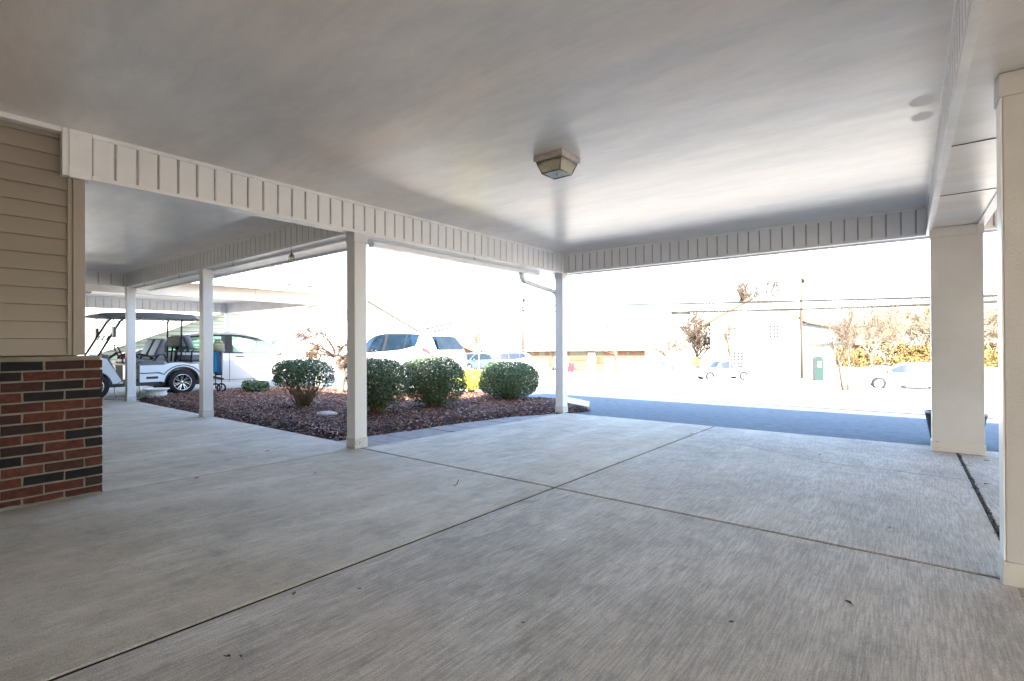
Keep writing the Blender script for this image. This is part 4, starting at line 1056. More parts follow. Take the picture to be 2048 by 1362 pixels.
TRUCK = dict(SUVS); TRUCK.update(L=5.3, W=1.85, axf=1.62, axr=-1.55, arch=.42, wr=.36, clear=.25,
  side=[(-2.65,.95),(-2.6,1.08),(0,1.05),(1.4,1.02),(2.3,.94),(2.65,.7)], roof=[(-2.65,.96),(-2.6,1.10),(-.9,1.10),(-.84,1.14),(-.62,1.68),(-.1,1.74),(.35,1.68),(1.05,1.10),(1.4,1.05),(2.3,.97),(2.65,.72)],
  bot=[(-2.65,.45),(-2.4,.34),(2.3,.3),(2.65,.4)], plan=[(-2.65,.94),(-2.4,.98),(-1,1),(1,1),(2.2,.95),(2.65,.78)],
  win=[(-.60,-.35),(-.28,.75)], ws=(1.1,.35), rw=(-.86,-.62), doors=[-.33,.85], handles=[-.15], mirror=.72,
  lights=[('headlight',2.3,2.63,4,.0,.9,M_clear),('taillight',-2.64,-2.5,4,-.3,.9,M_red)])
putcar(1853, 36, heading(-.8,-.5), TRUCK, M_blue, M_glassd, 'blue pickup truck parked beyond the moving white car', 'pickup truck', 'pickup_truck')
tr = putcar(1444, 45.5, heading(-.985,-.1), TRUCK, M_carw, M_glassd, 'white pickup truck parked in front of the white gable house', 'pickup truck', 'pickup_truck')
m = MB(); m.box(-2.5,-1.0,-.93,-.86,1.10,1.2); m.box(-2.5,-1.0,.86,.93,1.10,1.2); obj('bed_rail', m, M_iron, tr, True)
for k in range(5): 
    pass
m = MB()
for k in range(16): m.tube([(-2.6-rnd.random()*.25, rnd.uniform(-.5,.5), rnd.uniform(.7,1.2)), (-2.7-rnd.random()*.3, rnd.uniform(-.5,.5), rnd.uniform(.7,1.45))], .04, 5)
obj('rear_rack', m, M_iron, tr, True)
putcar(1008, 44, heading(-.95,-.25), SUVS, M_carw, M_glassb, 'white SUV with dark roof rack parked across the road', 'car', 'suv')
putcar(944, 41, heading(-.6,-.8), HATCH, M_pale, M_glassd, 'pale blue car parked across the road behind the yellow shrub', 'car', 'car')

# ------------------------------------------------------------ golf cart
ca = math.radians(52); hd = math.atan2((-cR*math.cos(ca)-cF*math.sin(ca)).y, (-cR*math.cos(ca)-cF*math.sin(ca)).x)
cfw = Vector((math.cos(hd), math.sin(hd), 0)); cleft = Vector((-math.sin(hd), math.cos(hd), 0))
np_ = c2w(362, 11.5); gp_ = np_ - cleft*.5 + cfw*1.0; gzz = -.165
GC = thing('golf_cart', 'white golf cart with black roof and grey seats parked under the walkway', 'golf cart', (gp_.x, gp_.y, gzz), hd)
M_cart = mat("cart_body_white", (.62,.66,.70), .28, .5, coat=.5); M_seat = mat("grey_vinyl", (.085,.09,.098), .4, .5, bump=.2, bscale=80); M_roofc = mat("cart_roof_grey", (.05,.054,.058), .5, .4)
M_mesh = mat("patterned_mesh", (.05,.05,.05), .7, col2=(.20,.19,.17), vscale=40, c2lo=.46, c2hi=.54)
for (x, sgs) in ((.62, (1,-1)), (-1.00, (1,-1))):
    for sg in sgs: wheel(GC, x, sg*.50, .285, .20, M_rimb, 7, sg, 'swirl')
# rear body shell : profile in x/z, extruded across with wheel arch cut
arch = [(-1.00+.345*math.cos(a), .285+.345*math.sin(a)) for a in [math.pi*k/14 for k in range(15)]]
prof = [(-.18,.33)] + [p for p in [(-.60,.33)]] + arch[0:1] + arch[1:] + [(-1.42,.30),(-1.46,.42),(-1.38,.58),(-1.22,.69),(-1.0,.74),(-.8,.74),(-.62,.70),(-.18,.70)]
mb = MB()
def slabp(mb, prof, ya, yb, mi=0): mb.prism(prof, ya, yb, lambda u, v, t: (u, t, v), mi)
for (a, b) in ((.42,.60), (-.60,-.42)): slabp(mb, prof, a, b)
mb.box(-1.40,-.20,-.42,.42,.42,.70); obj('rear_body', mb, M_cart, GC, True, bevel=.02)
mb = MB()
for sg in (1,-1):
    pts = [(-.18, sg*.606, .53), (-.55, sg*.606, .53)] + [(-1.0+.42*math.cos(a), sg*.606, .285+.40*math.sin(a)) for a in [math.pi*(k/12) for k in range(2, 12)]]
    mb.tube(pts, .009, 5)
    mb.box(-.52,-.30,sg*.600-.006,sg*.600+.006,.40,.45)
    mb.tube([(-1.0+.35*math.cos(a), sg*.603, .285+.35*math.sin(a)) for a in [math.pi*k/14 for k in range(15)]], .014, 6)
obj_split('body_trim', mb, M_black, GC)
mb = MB(); mb.box(-.55,.62,-.58,.58,.255,.33); mb.box(-1.5,-.5,-.40,.40,.2,.42); mb.box(-1.62,-1.40,-.45,.45,.28,.40); obj('chassis', mb, M_black, GC, True, bevel=.01)
mb = MB(); mb.box(-.15,.62,-.55,.55,.332,.345); obj('floor_mat', mb, M_black, GC, True)
# front cowl
mb = MB(); X = -.40; fa_ = [(1.02+.34*math.cos(a), .285+.34*math.sin(a)) for a in [math.pi*k/12 for k in range(13)]]
prof = [(.50,.33),(.66,.33)] + fa_[::-1][0:] + [(1.42,.34),(1.45,.50),(1.30,.68),(1.05,.82),(.86,.88),(.78,.86)]
prof = [(u+X, v) for u, v in prof]
for (a, b) in ((.36,.56), (-.56,-.36)): slabp(mb, prof, a, b)
slabp(mb, [(u+X, v) for u, v in [(.80,.60),(1.42,.42),(1.45,.50),(1.30,.68),(1.05,.82),(.86,.88),(.78,.86)]], -.36, .36); obj('front_cowl', mb, M_cart, GC, True, bevel=.02)
mb = MB(); slabp(mb, [(u+X, v) for u, v in [(.50,.35),(.56,.35),(.84,.84),(.86,.96),(.74,.94),(.70,.80)]], -.50, .50); mb.box(.25,.38,-.5,.1,.78,.88); obj('dashboard', mb, M_seat, GC, True, bevel=.02)
mb = MB(); mb.tube([(.36,.28,.80),(.14,.28,.98)], .025, 8); mb.tube([(.12+.07*math.sin(a)*.8, .28+.17*math.cos(a), 1.0+.15*math.sin(a)) for a in [k*math.pi/9 for k in range(19)]], .014, 6); mb.obox((.13,.28,.99),(.03,0,.02),(0,.3,0),(0,0,.03)); obj('steering_wheel', mb, M_black, GC, True)
# windshield
mb = MB(); wb, wt_ = (.50, .93), (.12, 1.68)
def wsp(t): return (wb[0]+(wt_[0]-wb[0])*t, wb[1]+(wt_[1]-wb[1])*t)
for (t0, t1) in ((0,.49), (.51,1)):
    a = wsp(t0); b = wsp(t1); mb.add([(a[0],-.5,a[1]),(a[0],.5,a[1]),(b[0],.5,b[1]),(b[0],-.5,b[1]),(a[0]+.006,-.5,a[1]),(a[0]+.006,.5,a[1]),(b[0]+.006,.5,b[1]),(b[0]+.006,-.5,b[1])], [(0,1,2,3),(7,6,5,4)])
obj('windshield', mb, glass_mat("cart_acrylic", (.78,.84,.78), .30, .08), GC, True)
mb = MB()
for y in (-.53, .53):
    mb.tube([(.54,y,.84),(.51,y,.93),(.14,y,1.66),(.06,y,1.74),(-.04,y,1.76)], .021, 8)
a = wsp(.5)
for y in (-.35, 0, .35): mb.obox((a[0]+.005,y,a[1]), (.02,0,0),(0,.03,0),(-.05,0,.09))
for y in (-.45, .45): mb.tube([(-1.02,y,.80),(-1.03,y,1.70),(-1.06,y,1.76)], .019, 8)
for (x0, x1) in ((-.25,.05),(-1.25,-.92),(-1.62,-1.35),(.1,.35)):
    for y in (-.5,.5): mb.tube([(x0,y,1.76),(x0+.05,y,1.70),(x1-.05,y,1.70),(x1,y,1.76)], .012, 6)
obj_split('roof_strut', mb, M_black, GC)
mb = MB(); n = 14; V = []
for k in range(n+1):
    u = k/n; x = .52 - u*2.26; zt = 1.785 + .085*math.sin(math.pi*min(1, u*1.0))**.5*1.0
    for (y, z) in ((-.60,1.735 if 0<k<n else 1.79),(-.60,zt-.02),(-.50,zt),(0,zt+.02),(.50,zt),(.60,zt-.02),(.60,1.735 if 0<k<n else 1.79)): V.append((x, y, z))
fs = []
for k in range(n):
    for j in range(6): fs.append((k*7+j, k*7+j+1, (k+1)*7+j+1, (k+1)*7+j))
    fs.append((k*7+6, k*7, (k+1)*7, (k+1)*7+6))
fs += [tuple(range(7)), tuple(n*7+j for j in range(7))[::-1]]
mb.add(V, fs, 0, False); obj('roof', mb, M_roofc, GC, True, bevel=.008)
def pad(mb, c, ax, ay, az, mi=0): mb.obox(c, ax, ay, az, mi)
for y in (-.27, .27):
    mb = MB(); mb.obox((-.28,y,.775), (.52,0,.03), (0,.50,0), (-.01,0,.11)); obj('seat', mb, M_seat, GC, True, bevel=.04)
    mb = MB(); mb.obox((-.60,y,1.08), (-.17,0,.40), (0,.48,0), (.10,0,.05)); obj('backrest', mb, M_seat, GC, True, bevel=.045)
mb = MB(); mb.obox((-1.18,0,1.20), (.13,0,.34), (0,1.0,0), (-.13,0,.045)); obj('rear_backrest', mb, [M_seat], GC, True, bevel=.05)
mb = MB(); mb.box(-1.20,-1.00,-.42,.42,1.10,1.34); obj('patterned_pad', mb, M_mesh, GC, True, bevel=.03)
mb = MB(); mb.obox((-1.42,0,.84), (.46,0,0), (0,.98,0), (0,0,.12)); mb.box(-1.7,-1.25,-.45,.45,.74,.78); obj('rear_seat', mb, M_seat, GC, True, bevel=.04)
mb = MB()
for y in (-.52,.52):
    mb.tube([(-.05,y,.72),(-.08,y,.90),(-.20,y,.95),(-.38,y,.90),(-.46,y,.84)], .018, 7)
    mb.tube([(-.42,y,.72),(-.55,y,.92),(-.66,y,.93),(-.74,y,.74)], .018, 7)
    mb.tube([(-1.20,y,.74),(-1.22,y,1.0),(-1.28,y,1.05),(-1.70,y,1.03)], .016, 7)
    mb.tube([(-1.0,y*.3,.75),(-1.05,y*.3,1.15)], .02, 7)
mb.tube([(-1.55,-.4,.42),(-1.95,-.4,.30),(-1.95,.4,.30),(-1.55,.4,.42)], .02, 7); mb.box(-.62,.0,-.58,.58,.70,.735)
obj_split('grab_rail', mb, M_iron, GC)
mb = MB(); slabp(mb, [(-.06,.70),(-.66,.70),(-.62,.78),(-.30,.80),(-.14,.73)], .45, .585); slabp(mb, [(-.06,.70),(-.66,.70),(-.62,.78),(-.30,.80),(-.14,.73)], -.585, -.45); obj_split('seat_base', mb, M_seat, GC, bevel=.015)
for y in (.66, -.66):
    mb = MB(); mb.obox((.28,y,1.42), (.05,0,.0), (0,.12,0), (.0,0,.22)); mb.tube([(.28,y*.82,1.42),(.28,y,1.42)], .012, 5); obj('mirror', mb, M_seat, GC, True, bevel=.02)
mb = MB(); mb.box(-.20,-.05,.10,.50,.36,.68); obj('fabric_flap', mb, mat("tan_camo", (.45,.36,.24), .9, col2=(.12,.10,.07), vscale=9, c2lo=.42, c2hi=.5), GC, True, bevel=.01)
# golf bag behind the cart
gb = c2w(437, 11.9); GBz = -.17
GB = thing('golf_bag', 'olive topped golf bag with teal towel standing behind the golf cart', 'golf bag', (gb.x, gb.y, GBz))
mb = MB(); mb.lathe([(.0,.42),(.08,.42),(.09,.6),(.10,1.0),(.11,1.02)], n=16); obj('bag_body', mb, M_black, GB, True)
mb = MB(); mb.lathe([(.105,.98),(.125,1.0),(.125,1.16),(.10,1.18),(0,1.18)], n=16); mb.ell((-.05,0,1.2), .055,.055,.05); mb.ell((.05,.02,1.2), .055,.055,.05); obj('bag_top', mb, mat("olive_cloth", (.14,.15,.09), .8, var=.3, vscale=20), GB, True)
mb = MB(); d_ = -cF; 
for (u0, u1, mi) in ((-.11,-.03,0),(-.03,.03,1),(.03,.11,0)):
    V = []
    for (z, s) in ((.98,.7),(.85,.85),(.62,1.15),(.50,1.1)):
        for u in (u0, u1): q = cR*(u*s) + d_*(.115+.012*math.sin(u*40)); V.append((q.x, q.y, z - (.04 if z < .55 and mi == 0 else 0)))
    mb.add(V, [(0,1,3,2),(2,3,5,4),(4,5,7,6)], mi)
obj('towel', mb, [mat("navy_towel", (.01,.05,.14), .9), mat("teal_towel", (.0,.28,.42), .9)], GB, True)
mb = MB()
for s in (-.07, .07): q = cR*s; mb.tube([(q.x,q.y,.5),(q.x,q.y,.1)], .012, 6)
obj('leg', mb, M_iron, GB, True)
mb = MB(); ax_ = cR
for s in (-.03,.10):
    c = cR*s - cF*.06; n_ = 18; pts = [Vector((c.x, c.y, .12)) + (cR*math.cos(2*math.pi*k/n_) + Vector((0,0,1))*math.sin(2*math.pi*k/n_))*.10 for k in range(n_+1)]; mb.tube(pts, .02, 6)
obj('wheel', mb, M_tyre, GB, True)

# shepherd's hook in front of SUV
sp = c2w(848, 13.0); sz = gz(sp.x, sp.y)-.1
mb = MB(); pts = [(0,0,0),(0,0,1.15)] + [tuple(Vector((0,0,1.15)) - cR*(.14*(1-math.cos(a))) + Vector((0,0,.22*math.sin(a)))) for a in [k*math.pi/12 for k in range(1, 13)]]
mb.tube(pts, .007, 6); o = obj('garden_hook', mb, M_iron); o.location = (sp.x, sp.y, sz); tag(o, 'thin curved shepherd hook pole in front of the SUV', 'garden hook')

# ------------------------------------------------------------ across the road
H_ = thing('house', 'large white gable house with tan roof edge across the road', 'house', (-13.7, 66, -3))
hx0, hx1, hy0, hy1, hb, he, hr = -18.8, -9.0, 63.0, 97.0, -3.4, 3.35, 5.95; hxm = (hx0+hx1)/2
M_hw = mat("white_house_paint", (.78,.78,.76), .7, var=.04)
mb = MB(); mb.prism([(hx0,hb),(hx1,hb),(hx1,he),(hxm,hr),(hx0,he)], hy0, hy1, lambda u, v, t: (u, t, v)); obj('wall', mb, M_hw, H_)
mb = MB()
for (xa, za, xb, zb_) in ((hx0-.7, he-.36, hxm, hr+.02), (hx1+.7, he-.36, hxm, hr+.02)):
    quad(mb, [(xa,hy0-1.0,za),(xb,hy0-1.0,zb_),(xb,hy1,zb_),(xa,hy1,za)], .25)
obj('roof', mb, mat("tan_soffit", (.085,.058,.04), .8, var=.1), H_)
M_wd = mat("window_dark", (.018,.021,.02), .15, .6)
def house_window(cx, cz, w_, h_, parent, y, nx_=3, nz_=4):
    f = MB(); f.box(cx-w_/2-.1, cx+w_/2+.1, y-.05, y-.02, cz-h_/2-.1, cz+h_/2+.1); fo = obj('window', f, M_hw, parent)
    p = MB()
    for i in range(nx_):
        for k in range(nz_):
            x0 = cx-w_/2 + i*w_/nx_+.05; z0 = cz-h_/2 + k*h_/nz_+.05; p.box(x0, x0+w_/nx_-.1, y-.07, y-.052, z0, z0+h_/nz_-.1)
    obj('pane', p, M_wd, fo)
house_window(-16.3, 2.0, 1.0, 1.5, H_, hy0); house_window(-11.75, 2.15, 1.1, 1.5, H_, hy0); house_window(-15.6, -.95, 1.2, 1.6, H_, hy0)
mb = MB(); mb.box(hx1, hx1+1.6, 66, 92, .35, .75); obj('porch_beam', mb, mat("grey_green_trim", (.022,.030,.030), .7), H_)
mb = MB(); mb.box(hx1+.02, hx1+.55, 62, 96, he-.62, he-.36); obj('side_fascia', mb, mat("slate_trim", (.022,.028,.035), .7, var=.5, vscale=1.5), H_)
kp = c2w(1635, 50); kz = gz(kp.x, kp.y)
K = thing('kiosk', 'dark green arched kiosk with white window beside the white house', 'kiosk', (kp.x, kp.y, kz))
mb = MB(); w2 = .38; prof = [(-w2,0),(w2,0),(w2,2.05)] + [(w2*math.cos(a), 2.05+w2*math.sin(a)) for a in [math.pi*k/10 for k in range(1, 10)]] + [(-w2,2.05)]
mb.prism(prof, -.3, .3, lambda u, v, t: tuple(cR*u + cF*t + Vector((0,0,v)))); obj('shell', mb, mat("kiosk_green", (.002,.020,.017), .4), K, True)
mb = MB(); mb.prism([(-.16,1.35),(.14,1.35),(.14,1.9),(-.16,1.9)], -.33, -.305, lambda u, v, t: tuple(cR*u + cF*t + Vector((0,0,v)))); obj('window', mb, M_hw, K, True)
bp3 = c2w(1658, 50.5); bz = gz(bp3.x, bp3.y)
K = thing('sign_board', 'light blue panel board standing right of the green kiosk', 'sign', (bp3.x, bp3.y, bz))
mb = MB(); mb.prism([(-.62,.45),(.62,.45),(.62,1.85),(.3,1.8),(0,1.85),(-.3,1.8),(-.62,1.85)], -.03, .03, lambda u, v, t: tuple(cR*u + cF*t + Vector((0,0,v)))); obj('panel', mb, mat("pale_blue_panel", (.032,.058,.072), .5, var=.1), K, True)
mb = MB()
for s in (-.6,.6): q = cR*s; mb.tube([(q.x,q.y,0),(q.x,q.y,1.9)], .03, 6)
obj('leg', mb, M_pale, K, True)
# yellow sign board
yp = c2w(1391, 51); yz = gz(yp.x, yp.y)+1.2
K = thing('sign_board', 'small yellow notice board left of the white pickup truck', 'sign', (yp.x, yp.y, yz-1.2))
mb = MB(); mb.prism([(-.35,1.2),(.35,1.2),(.35,1.8),(.15,2.05),(-.15,2.05),(-.35,1.8)], -.05, .05, lambda u, v, t: tuple(cR*u + cF*t + Vector((0,0,v)))); obj('panel', mb, mat("yellow_board", (.10,.065,.006), .6, var=.3, vscale=6), K, True)
mb = MB(); mb.prism([(-.35,1.0),(.4,1.0),(.4,1.12),(-.35,1.12)], -.06, .06, lambda u, v, t: tuple(cR*u + cF*t + Vector((0,0,v)))); mb.tube([(0,0,0),(0,0,1.0)], .05, 6); obj('stand', mb, M_wood, K, True)
dp = c2w(1321, 58); K = thing('dumpster', 'light blue bin left of the bare trees across the road', 'dumpster', (dp.x, dp.y, gz(dp.x, dp.y)+.9))
mb = MB(); mb.prism([(-.55,0),(.5,0),(.6,.55),(.4,.7),(-.5,.7)], -.4, .4, lambda u, v, t: tuple(cR*u + cF*t + Vector((0,0,v)))); obj('bin', mb, M_pale, K, True)
mb = MB(); mb.prism([(-.5,-.9),(.45,-.9),(.45,0),(-.5,0)], -.3, .3, lambda u, v, t: tuple(cR*u + cF*t + Vector((0,0,v)))); obj('stand', mb, M_hw, K, True)
# ranch house
def frame_house(px0, px1, D, zb_, ze, zr_, dep, label, wallm, roofm, wins, hip=2.5):
    A = c2w(px0, D); Bp = c2w(px1, D); L = (Bp-A).length; c = (A+Bp)/2
    K = thing('house', label, 'house', (c.x, c.y, zb_)); off = K.location
    f = lambda u, t, v: tuple(cR*u + cF*t + Vector((0,0,v-zb_)))
    mb = MB(); mb.prism([(-L/2,zb_),(L/2,zb_),(L/2,ze),(-L/2,ze)], 0, dep, lambda u, v, t: f(u, t, v)); obj('wall', mb, wallm, K, True)
    mb = MB(); o_ = .7; e = [f(-L/2-o_,-o_-.3,ze), f(L/2+o_,-o_-.3,ze), f(L/2+o_,dep+o_,ze), f(-L/2-o_,dep+o_,ze)]; r0, r1 = f(-L/2+hip,dep/2,zr_), f(L/2-hip,dep/2,zr_)
    mb.add(e+[r0,r1], [(0,1,5,4),(1,2,5),(2,3,4,5),(3,0,4),(3,2,1,0)]); obj('roof', mb, roofm, K, True)
    mb = MB(); mb.prism([(-L/2-o_,ze-.2),(L/2+o_,ze-.2),(L/2+o_,ze),(-L/2-o_,ze)], -o_-.34, -o_-.3, lambda u, v, t: f(u, t, v)); obj('fascia', mb, M_hw, K, True)
    for (p0, p1, za, zb2, m_) in wins:
        u0 = (p0-(px0+px1)/2)/FPX*D; u1 = (p1-(px0+px1)/2)/FPX*D; mb = MB()
        mb.prism([(u0,za),(u1,za),(u1,zb2),(u0,zb2)], -.08, -.01, lambda u, v, t: f(u, t, v)); obj('window', mb, m_, K, True)
    return K
M_tanb = mat("orange_brick_wall", (.10,.048,.03), .85, var=.2, vscale=4); M_wb = mat("brown_window", (.035,.03,.014), .3, .5)
M_oj = mat("orange_poster", (.09,.03,.008), .6)
frame_house(1052, 1290, 70, -3.4, .05, 2.7, 10, 'long low brick house with brown windows across the road', M_tanb, M_shing,
  [(1059,1068,-1.2,-.1,M_wb),(1077,1090,-1.2,-.1,M_wb),(1097,1104,-2.3,-.1,M_wb),(1139,1173,-1.6,-.1,M_wb),(1192,1207,-2.0,-.1,M_wb),(1228,1232,-1.4,-.2,M_wb),(1254,1259,-1.3,-.2,M_wb),(1274,1278,-1.2,-.2,M_wb),(1194,1203,-2.0,-1.1,M_oj),(1108,1136,-3.3,-1.0,M_hw),(1176,1190,-3.3,-.5,M_hw),(1209,1226,-3.3,-1.3,M_hw),(1236,1290,-3.3,-1.3,M_hw),(1053,1096,-3.3,-1.3,M_hw)])
# brick house behind SUV
K = thing('house', 'brown house with sloping eave right of the white SUV', 'house', c2w(890, 62, -3)); 
f = lambda u, t, v: tuple(cR*u + cF*t + Vector((0,0,v+3)))
mb = MB(); mb.prism([(-6.5,-3.2),(3.7,-3.2),(3.7,.0),(-1,2.2),(-6.5,2.2)], 0, 8, lambda u, v, t: f(u, t, v)); obj('wall', mb, M_tanb, K, True)
mb = MB(); mb.prism([(-1.2,2.0),(4.2,-.35),(4.2,-.1),(-1.2,2.35),(-7,2.35),(-7,2.0)], -.8, 8.5, lambda u, v, t: f(u, t, v)); obj('roof', mb, mat("orange_tile", (.11,.055,.03), .8, var=.2), K, True)
mb = MB(); mb.prism([(4.2,-3.2),(6.6,-3.2),(6.6,-.3),(4.2,-.3)], -.5, 4, lambda u, v, t: f(u, t, v)); obj('annex', mb, M_tanb, K, True)
mb = MB(); mb.prism([(-6.4,-3.2),(6.5,-3.2),(6.5,-1.2),(-6.4,-1.2)], -.62, -.52, lambda u, v, t: f(u, t, v)); obj('lower_wall', mb, M_hw, K, True)

# poles and wires
def utility_pole(px, D, top, label, arm=True):
    p = c2w(px, D); z0 = gz(p.x, p.y)-.2
    t = thing('utility_pole', label, 'utility pole', (p.x, p.y, z0), 0, 'wooden utility poles'); mb = MB(); mb.tube([(0,0,0),(0,0,top-z0)], [.17,.10], 10); obj('pole', mb, M_wood, t, True)
    if arm:
        mb = MB(); q = cR*.55; mb.tube([(-q.x,-q.y,top-z0-.9),(q.x,q.y,top-z0-.5)], .05, 6); obj('crossarm', mb, M_wood, t, True)
        for s in (-.5,.5):
            q = cR*s*1.0; mb = MB(); mb.lathe([(.04,0),(.06,.05),(.04,.1),(.05,.15),(0,.2)], (q.x,q.y,top-z0-.7+s*.36), 8); obj('insulator', mb, M_iron, t, True)
    mb = MB(); mb.lathe([(0,0),(.14,0),(.16,.4),(.12,.5),(0,.5)], (.2,0,(top-z0)*.78), 10); obj('transformer', mb, M_iron, t, True)
    return p
P1 = utility_pole(1603, 54, 10.3, 'tall utility pole in front of the white gable house')
P2 = utility_pole(1046, 66, 9.0, 'utility pole left of the downspout post across the road')
P3 = utility_pole(795, 80, 7.0, 'distant small utility pole above the white SUV')
def wire(pa, pb, sag, label, r=.022):
    mb = MB(); pts = []
    for i in range(41): t = i/40; q = pa.lerp(pb, t); q = q + Vector((0,0,-4*sag*t*(1-t))); pts.append(q)
    mb.tube(pts, r, 5); o = obj('overhead_wire', mb, M_wire); tag(o, label, 'power line', 'overhead wires'); return o
def at(px, py, D):
    r = F2 + R3*((px-1024)/FPX) - U3*((py-681)/FPX); return CAM + r*D
wire(at(1046,612,66), at(2250,583,30), .15, 'upper of the two long dark wires crossing right behind the columns', .085)
wire(at(1046,621,66), at(2250,590,30), .55, 'lower of the two long dark wires, carrying a splice box', .085)
wire(at(1046,615,66), at(560,722,22), .0, 'upper wire running down left from the far utility pole', .06)
wire(at(1046,620,66), at(560,738,22), .0, 'lower wire running down left from the far utility pole', .06)
wire(at(1046,590,66), at(640,656,60), .0, 'faint wire above the white SUV', .035)
wire(at(1603,560,54), at(2250,500,30), .1, 'thin wire running right from the top of the tall pole', .022)
wire(at(1320,578,70), at(1603,562,54), .1, 'thin wire running left from the top of the tall pole', .022)
sc_ = at(1361.5, 626, 57); K = thing('splice_box', 'grey splice closure hanging on the lower wire above the pickup', 'cable box', sc_)
mb = MB(); mb.tube([tuple(-cR*.95), tuple(cR*.95)], .20, 12); obj('case', mb, mat("grey_case", (.022,.020,.018), .5), K, True)
mb = MB()
for s in (-.95,.95): q = cR*s; q2 = cR*s*1.1; mb.tube([tuple(q), tuple(q2)], [.24,.2], 10)
obj('end_cap', mb, M_iron, K, True)

M_barkg = mat('bark_golden', (.20,.165,.13), .9, .2, var=.3, vscale=4)
# ------------------------------------------------------------ trees across
def bare_tree(px, D, ht, label, seed, spread=.55, r0=.10, stems=1, depth=4, n=4, trunk=.35, barkm=M_bark, minr=.012, leaves=0, group='bare winter trees', lean=0, up=.05, z=None):
    R = random.Random(seed); p = c2w(px, D); z0 = gz(p.x, p.y)-.1 if z is None else z
    t = thing('bare_tree', label, 'tree', (p.x, p.y, z0), 0, group)
    mt = MB(); mc = MB(); lv = []
    for s in range(stems):
        a = R.uniform(0, 6.3); d = Vector((math.cos(a)*.12*(stems > 1), math.sin(a)*.12*(stems > 1), 1)); th = ht*trunk
        base = Vector((math.cos(a)*.1*(stems > 1), math.sin(a)*.1*(stems > 1), 0)); top = base + d.normalized()*th
        mt.tube([base, base.lerp(top,.5)+Vector((R.gauss(0,.02),R.gauss(0,.02),0)), top], [r0, r0*.85, r0*.7], 8)
        for k in range(5 if stems == 1 else 3):
            an = R.uniform(0, 6.3); dd = Vector((math.cos(an)*spread, math.sin(an)*spread, 1))
            branch_tree(mc, top, dd, ht*(1-trunk)*R.uniform(.45,.6), r0*.55, depth-1, R, -.02, spread, n, minr, lv, up)
    obj('trunk', mt, barkm, t, True); obj('crown', mc, barkm, t, True)
    if leaves:
        mb = MB()
        for q in lv:
            if R.random() < leaves:
                for k in range(2):
                    c = q + Vector((R.gauss(0,.15),R.gauss(0,.15),R.gauss(0,.15))); u = Vector((R.gauss(0,1),R.gauss(0,1),R.gauss(0,1))).normalized()*.10; v = u.orthogonal().normalized()*.08
                    mb.add([c-u, c-v, c+u, c+v], [(0,1,2,3)])
        obj('leaves', mb, M_leafo, t, True)
    return t
bare_tree(1234, 23, 2.9, 'slim bare tree on the verge in front of the long brick house', 3, .45, .04, 1, 4, 4, .38, M_barkp, .006, group='slim bare trees along the verge')
bare_tree(1456, 22, 3.3, 'slim bare tree on the verge in front of the white pickup', 4, .35, .05, 2, 4, 4, .36, M_barkp, .006, group='slim bare trees along the verge')
bare_tree(1692, 18.2, 3.4, 'bare multi-stem tree on the verge right of the blue board', 5, .55, .045, 3, 4, 4, .30, M_barkp, .006, group='slim bare trees along the verge')
bare_tree(958, 26, 2.9, 'slim bare tree behind the yellow shrub and parked cars', 6, .40, .045, 1, 4, 4, .34, M_barkp, .007, group='slim bare trees along the verge')
bare_tree(1486, 84, 15, 'tall bare tree rising behind the white gable house', 7, .42, .26, 1, 5, 4, .30, M_bark, .028)
bare_tree(1395, 66, 8.0, 'spreading bare tree left of the white gable house', 8, .8, .18, 2, 5, 4, .22, M_bark, .028)
bare_tree(1345, 80, 6.5, 'low bare tree behind the light blue bin', 9, .8, .14, 2, 4, 4, .2, M_barkp, .03)
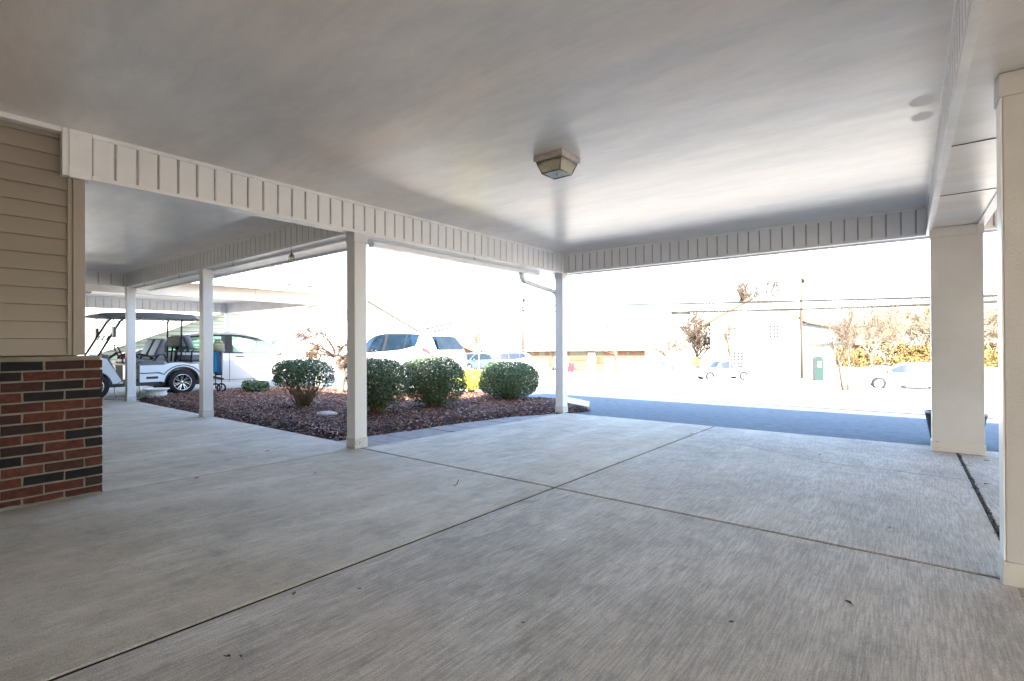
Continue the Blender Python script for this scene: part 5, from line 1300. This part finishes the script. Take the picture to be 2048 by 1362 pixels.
for i, (px, D, ht) in enumerate(((1745, 82, 9.5), (1812, 88, 11.5), (1875, 84, 12), (1935, 90, 12.5), (1995, 84, 11), (1700, 95, 9), (1775, 98, 12), (1845, 100, 13), (1965, 104, 13.5), (1905, 97, 13), (2060, 86, 12), (2120, 95, 13))):
    bare_tree(px, D, ht, ['leafless tree at the left end of the golden thicket', 'leafless tree in the golden thicket above the open field', 'leafless tree in the thicket behind the wide column', 'tall tree in the thicket right of the wide column', 'tree in the thicket beside the right edge column', 'farther tree at the left end of the thicket', 'farther tree above the middle of the golden thicket', 'farther tree left of the wide column in the thicket', 'farther tree behind the wide column gap', 'farther tree hidden behind the wide column', 'thicket tree hidden behind the near right column', 'farthest thicket tree beyond the near right column'][i], 30+i, .6, .16, 2, 5, 4, .2, M_barkg, .024, .16, 'trees of the golden thicket')
# golden undergrowth along the far field edge: one mass
mb = MB(); Ru = random.Random(5)
for i in range(46):
    px = Ru.uniform(1650, 2200); D = Ru.uniform(78, 96); c = c2w(px, D); c.z = gz(c.x, c.y); rr = Ru.uniform(1.6, 3.4); hh = Ru.uniform(1.6, 4.2)
    for k in range(420):
        a = Ru.uniform(0, 6.3); q = Ru.random()**.5; zz_ = Ru.random()**.8
        p = c + Vector((math.cos(a)*rr*q*(1-.4*zz_), math.sin(a)*rr*q*(1-.4*zz_), zz_*hh))
        u = Vector((Ru.gauss(0,1),Ru.gauss(0,1),Ru.gauss(0,1))).normalized()*Ru.uniform(.12,.28); v = u.orthogonal().normalized()*u.length*.7
        mb.add([p-u, p-v, p+u, p+v], [(0,1,2,3)])
struct('undergrowth', mb, M_leafo, 'stuff')
# small things behind the corner post
gp2 = c2w(1135, 19); gzz2 = gz(gp2.x, gp2.y)
T = thing('garden_flag', 'crimson forked garden flag right of the downspout post', 'flag', (gp2.x, gp2.y, gzz2))
f = lambda u, v, t: tuple(cR*u + cF*t + Vector((0,0,v)))
mb = MB(); mb.prism([(.0,.34),(.13,.36),(.14,.22),(.22,.36),(.25,.52),(.22,.70),(.17,.70),(.15,.60),(.11,.72),(.04,.70),(.0,.5)], -.01, .01, f); obj('cloth', mb, mat("crimson_cloth", (.05,.003,.012), .8), T, True)
mb = MB(); mb.tube([(0,0,-.1),(0,0,.8)], .01, 6); obj('stake', mb, M_iron, T, True)
gp2 = c2w(1106, 19); T = thing('marker', 'small dark diamond marker left of the downspout post', 'marker', (gp2.x, gp2.y, gz(gp2.x, gp2.y)))
mb = MB(); mb.prism([(-.06,.45),(.02,.34),(.10,.45),(.03,.57)], -.01, .01, f); obj('plate', mb, M_iron, T, True)
mb = MB(); mb.tube([(.02,0,-.1),(.02,0,.4)], .008, 6); obj('stake', mb, M_trim, T, True)
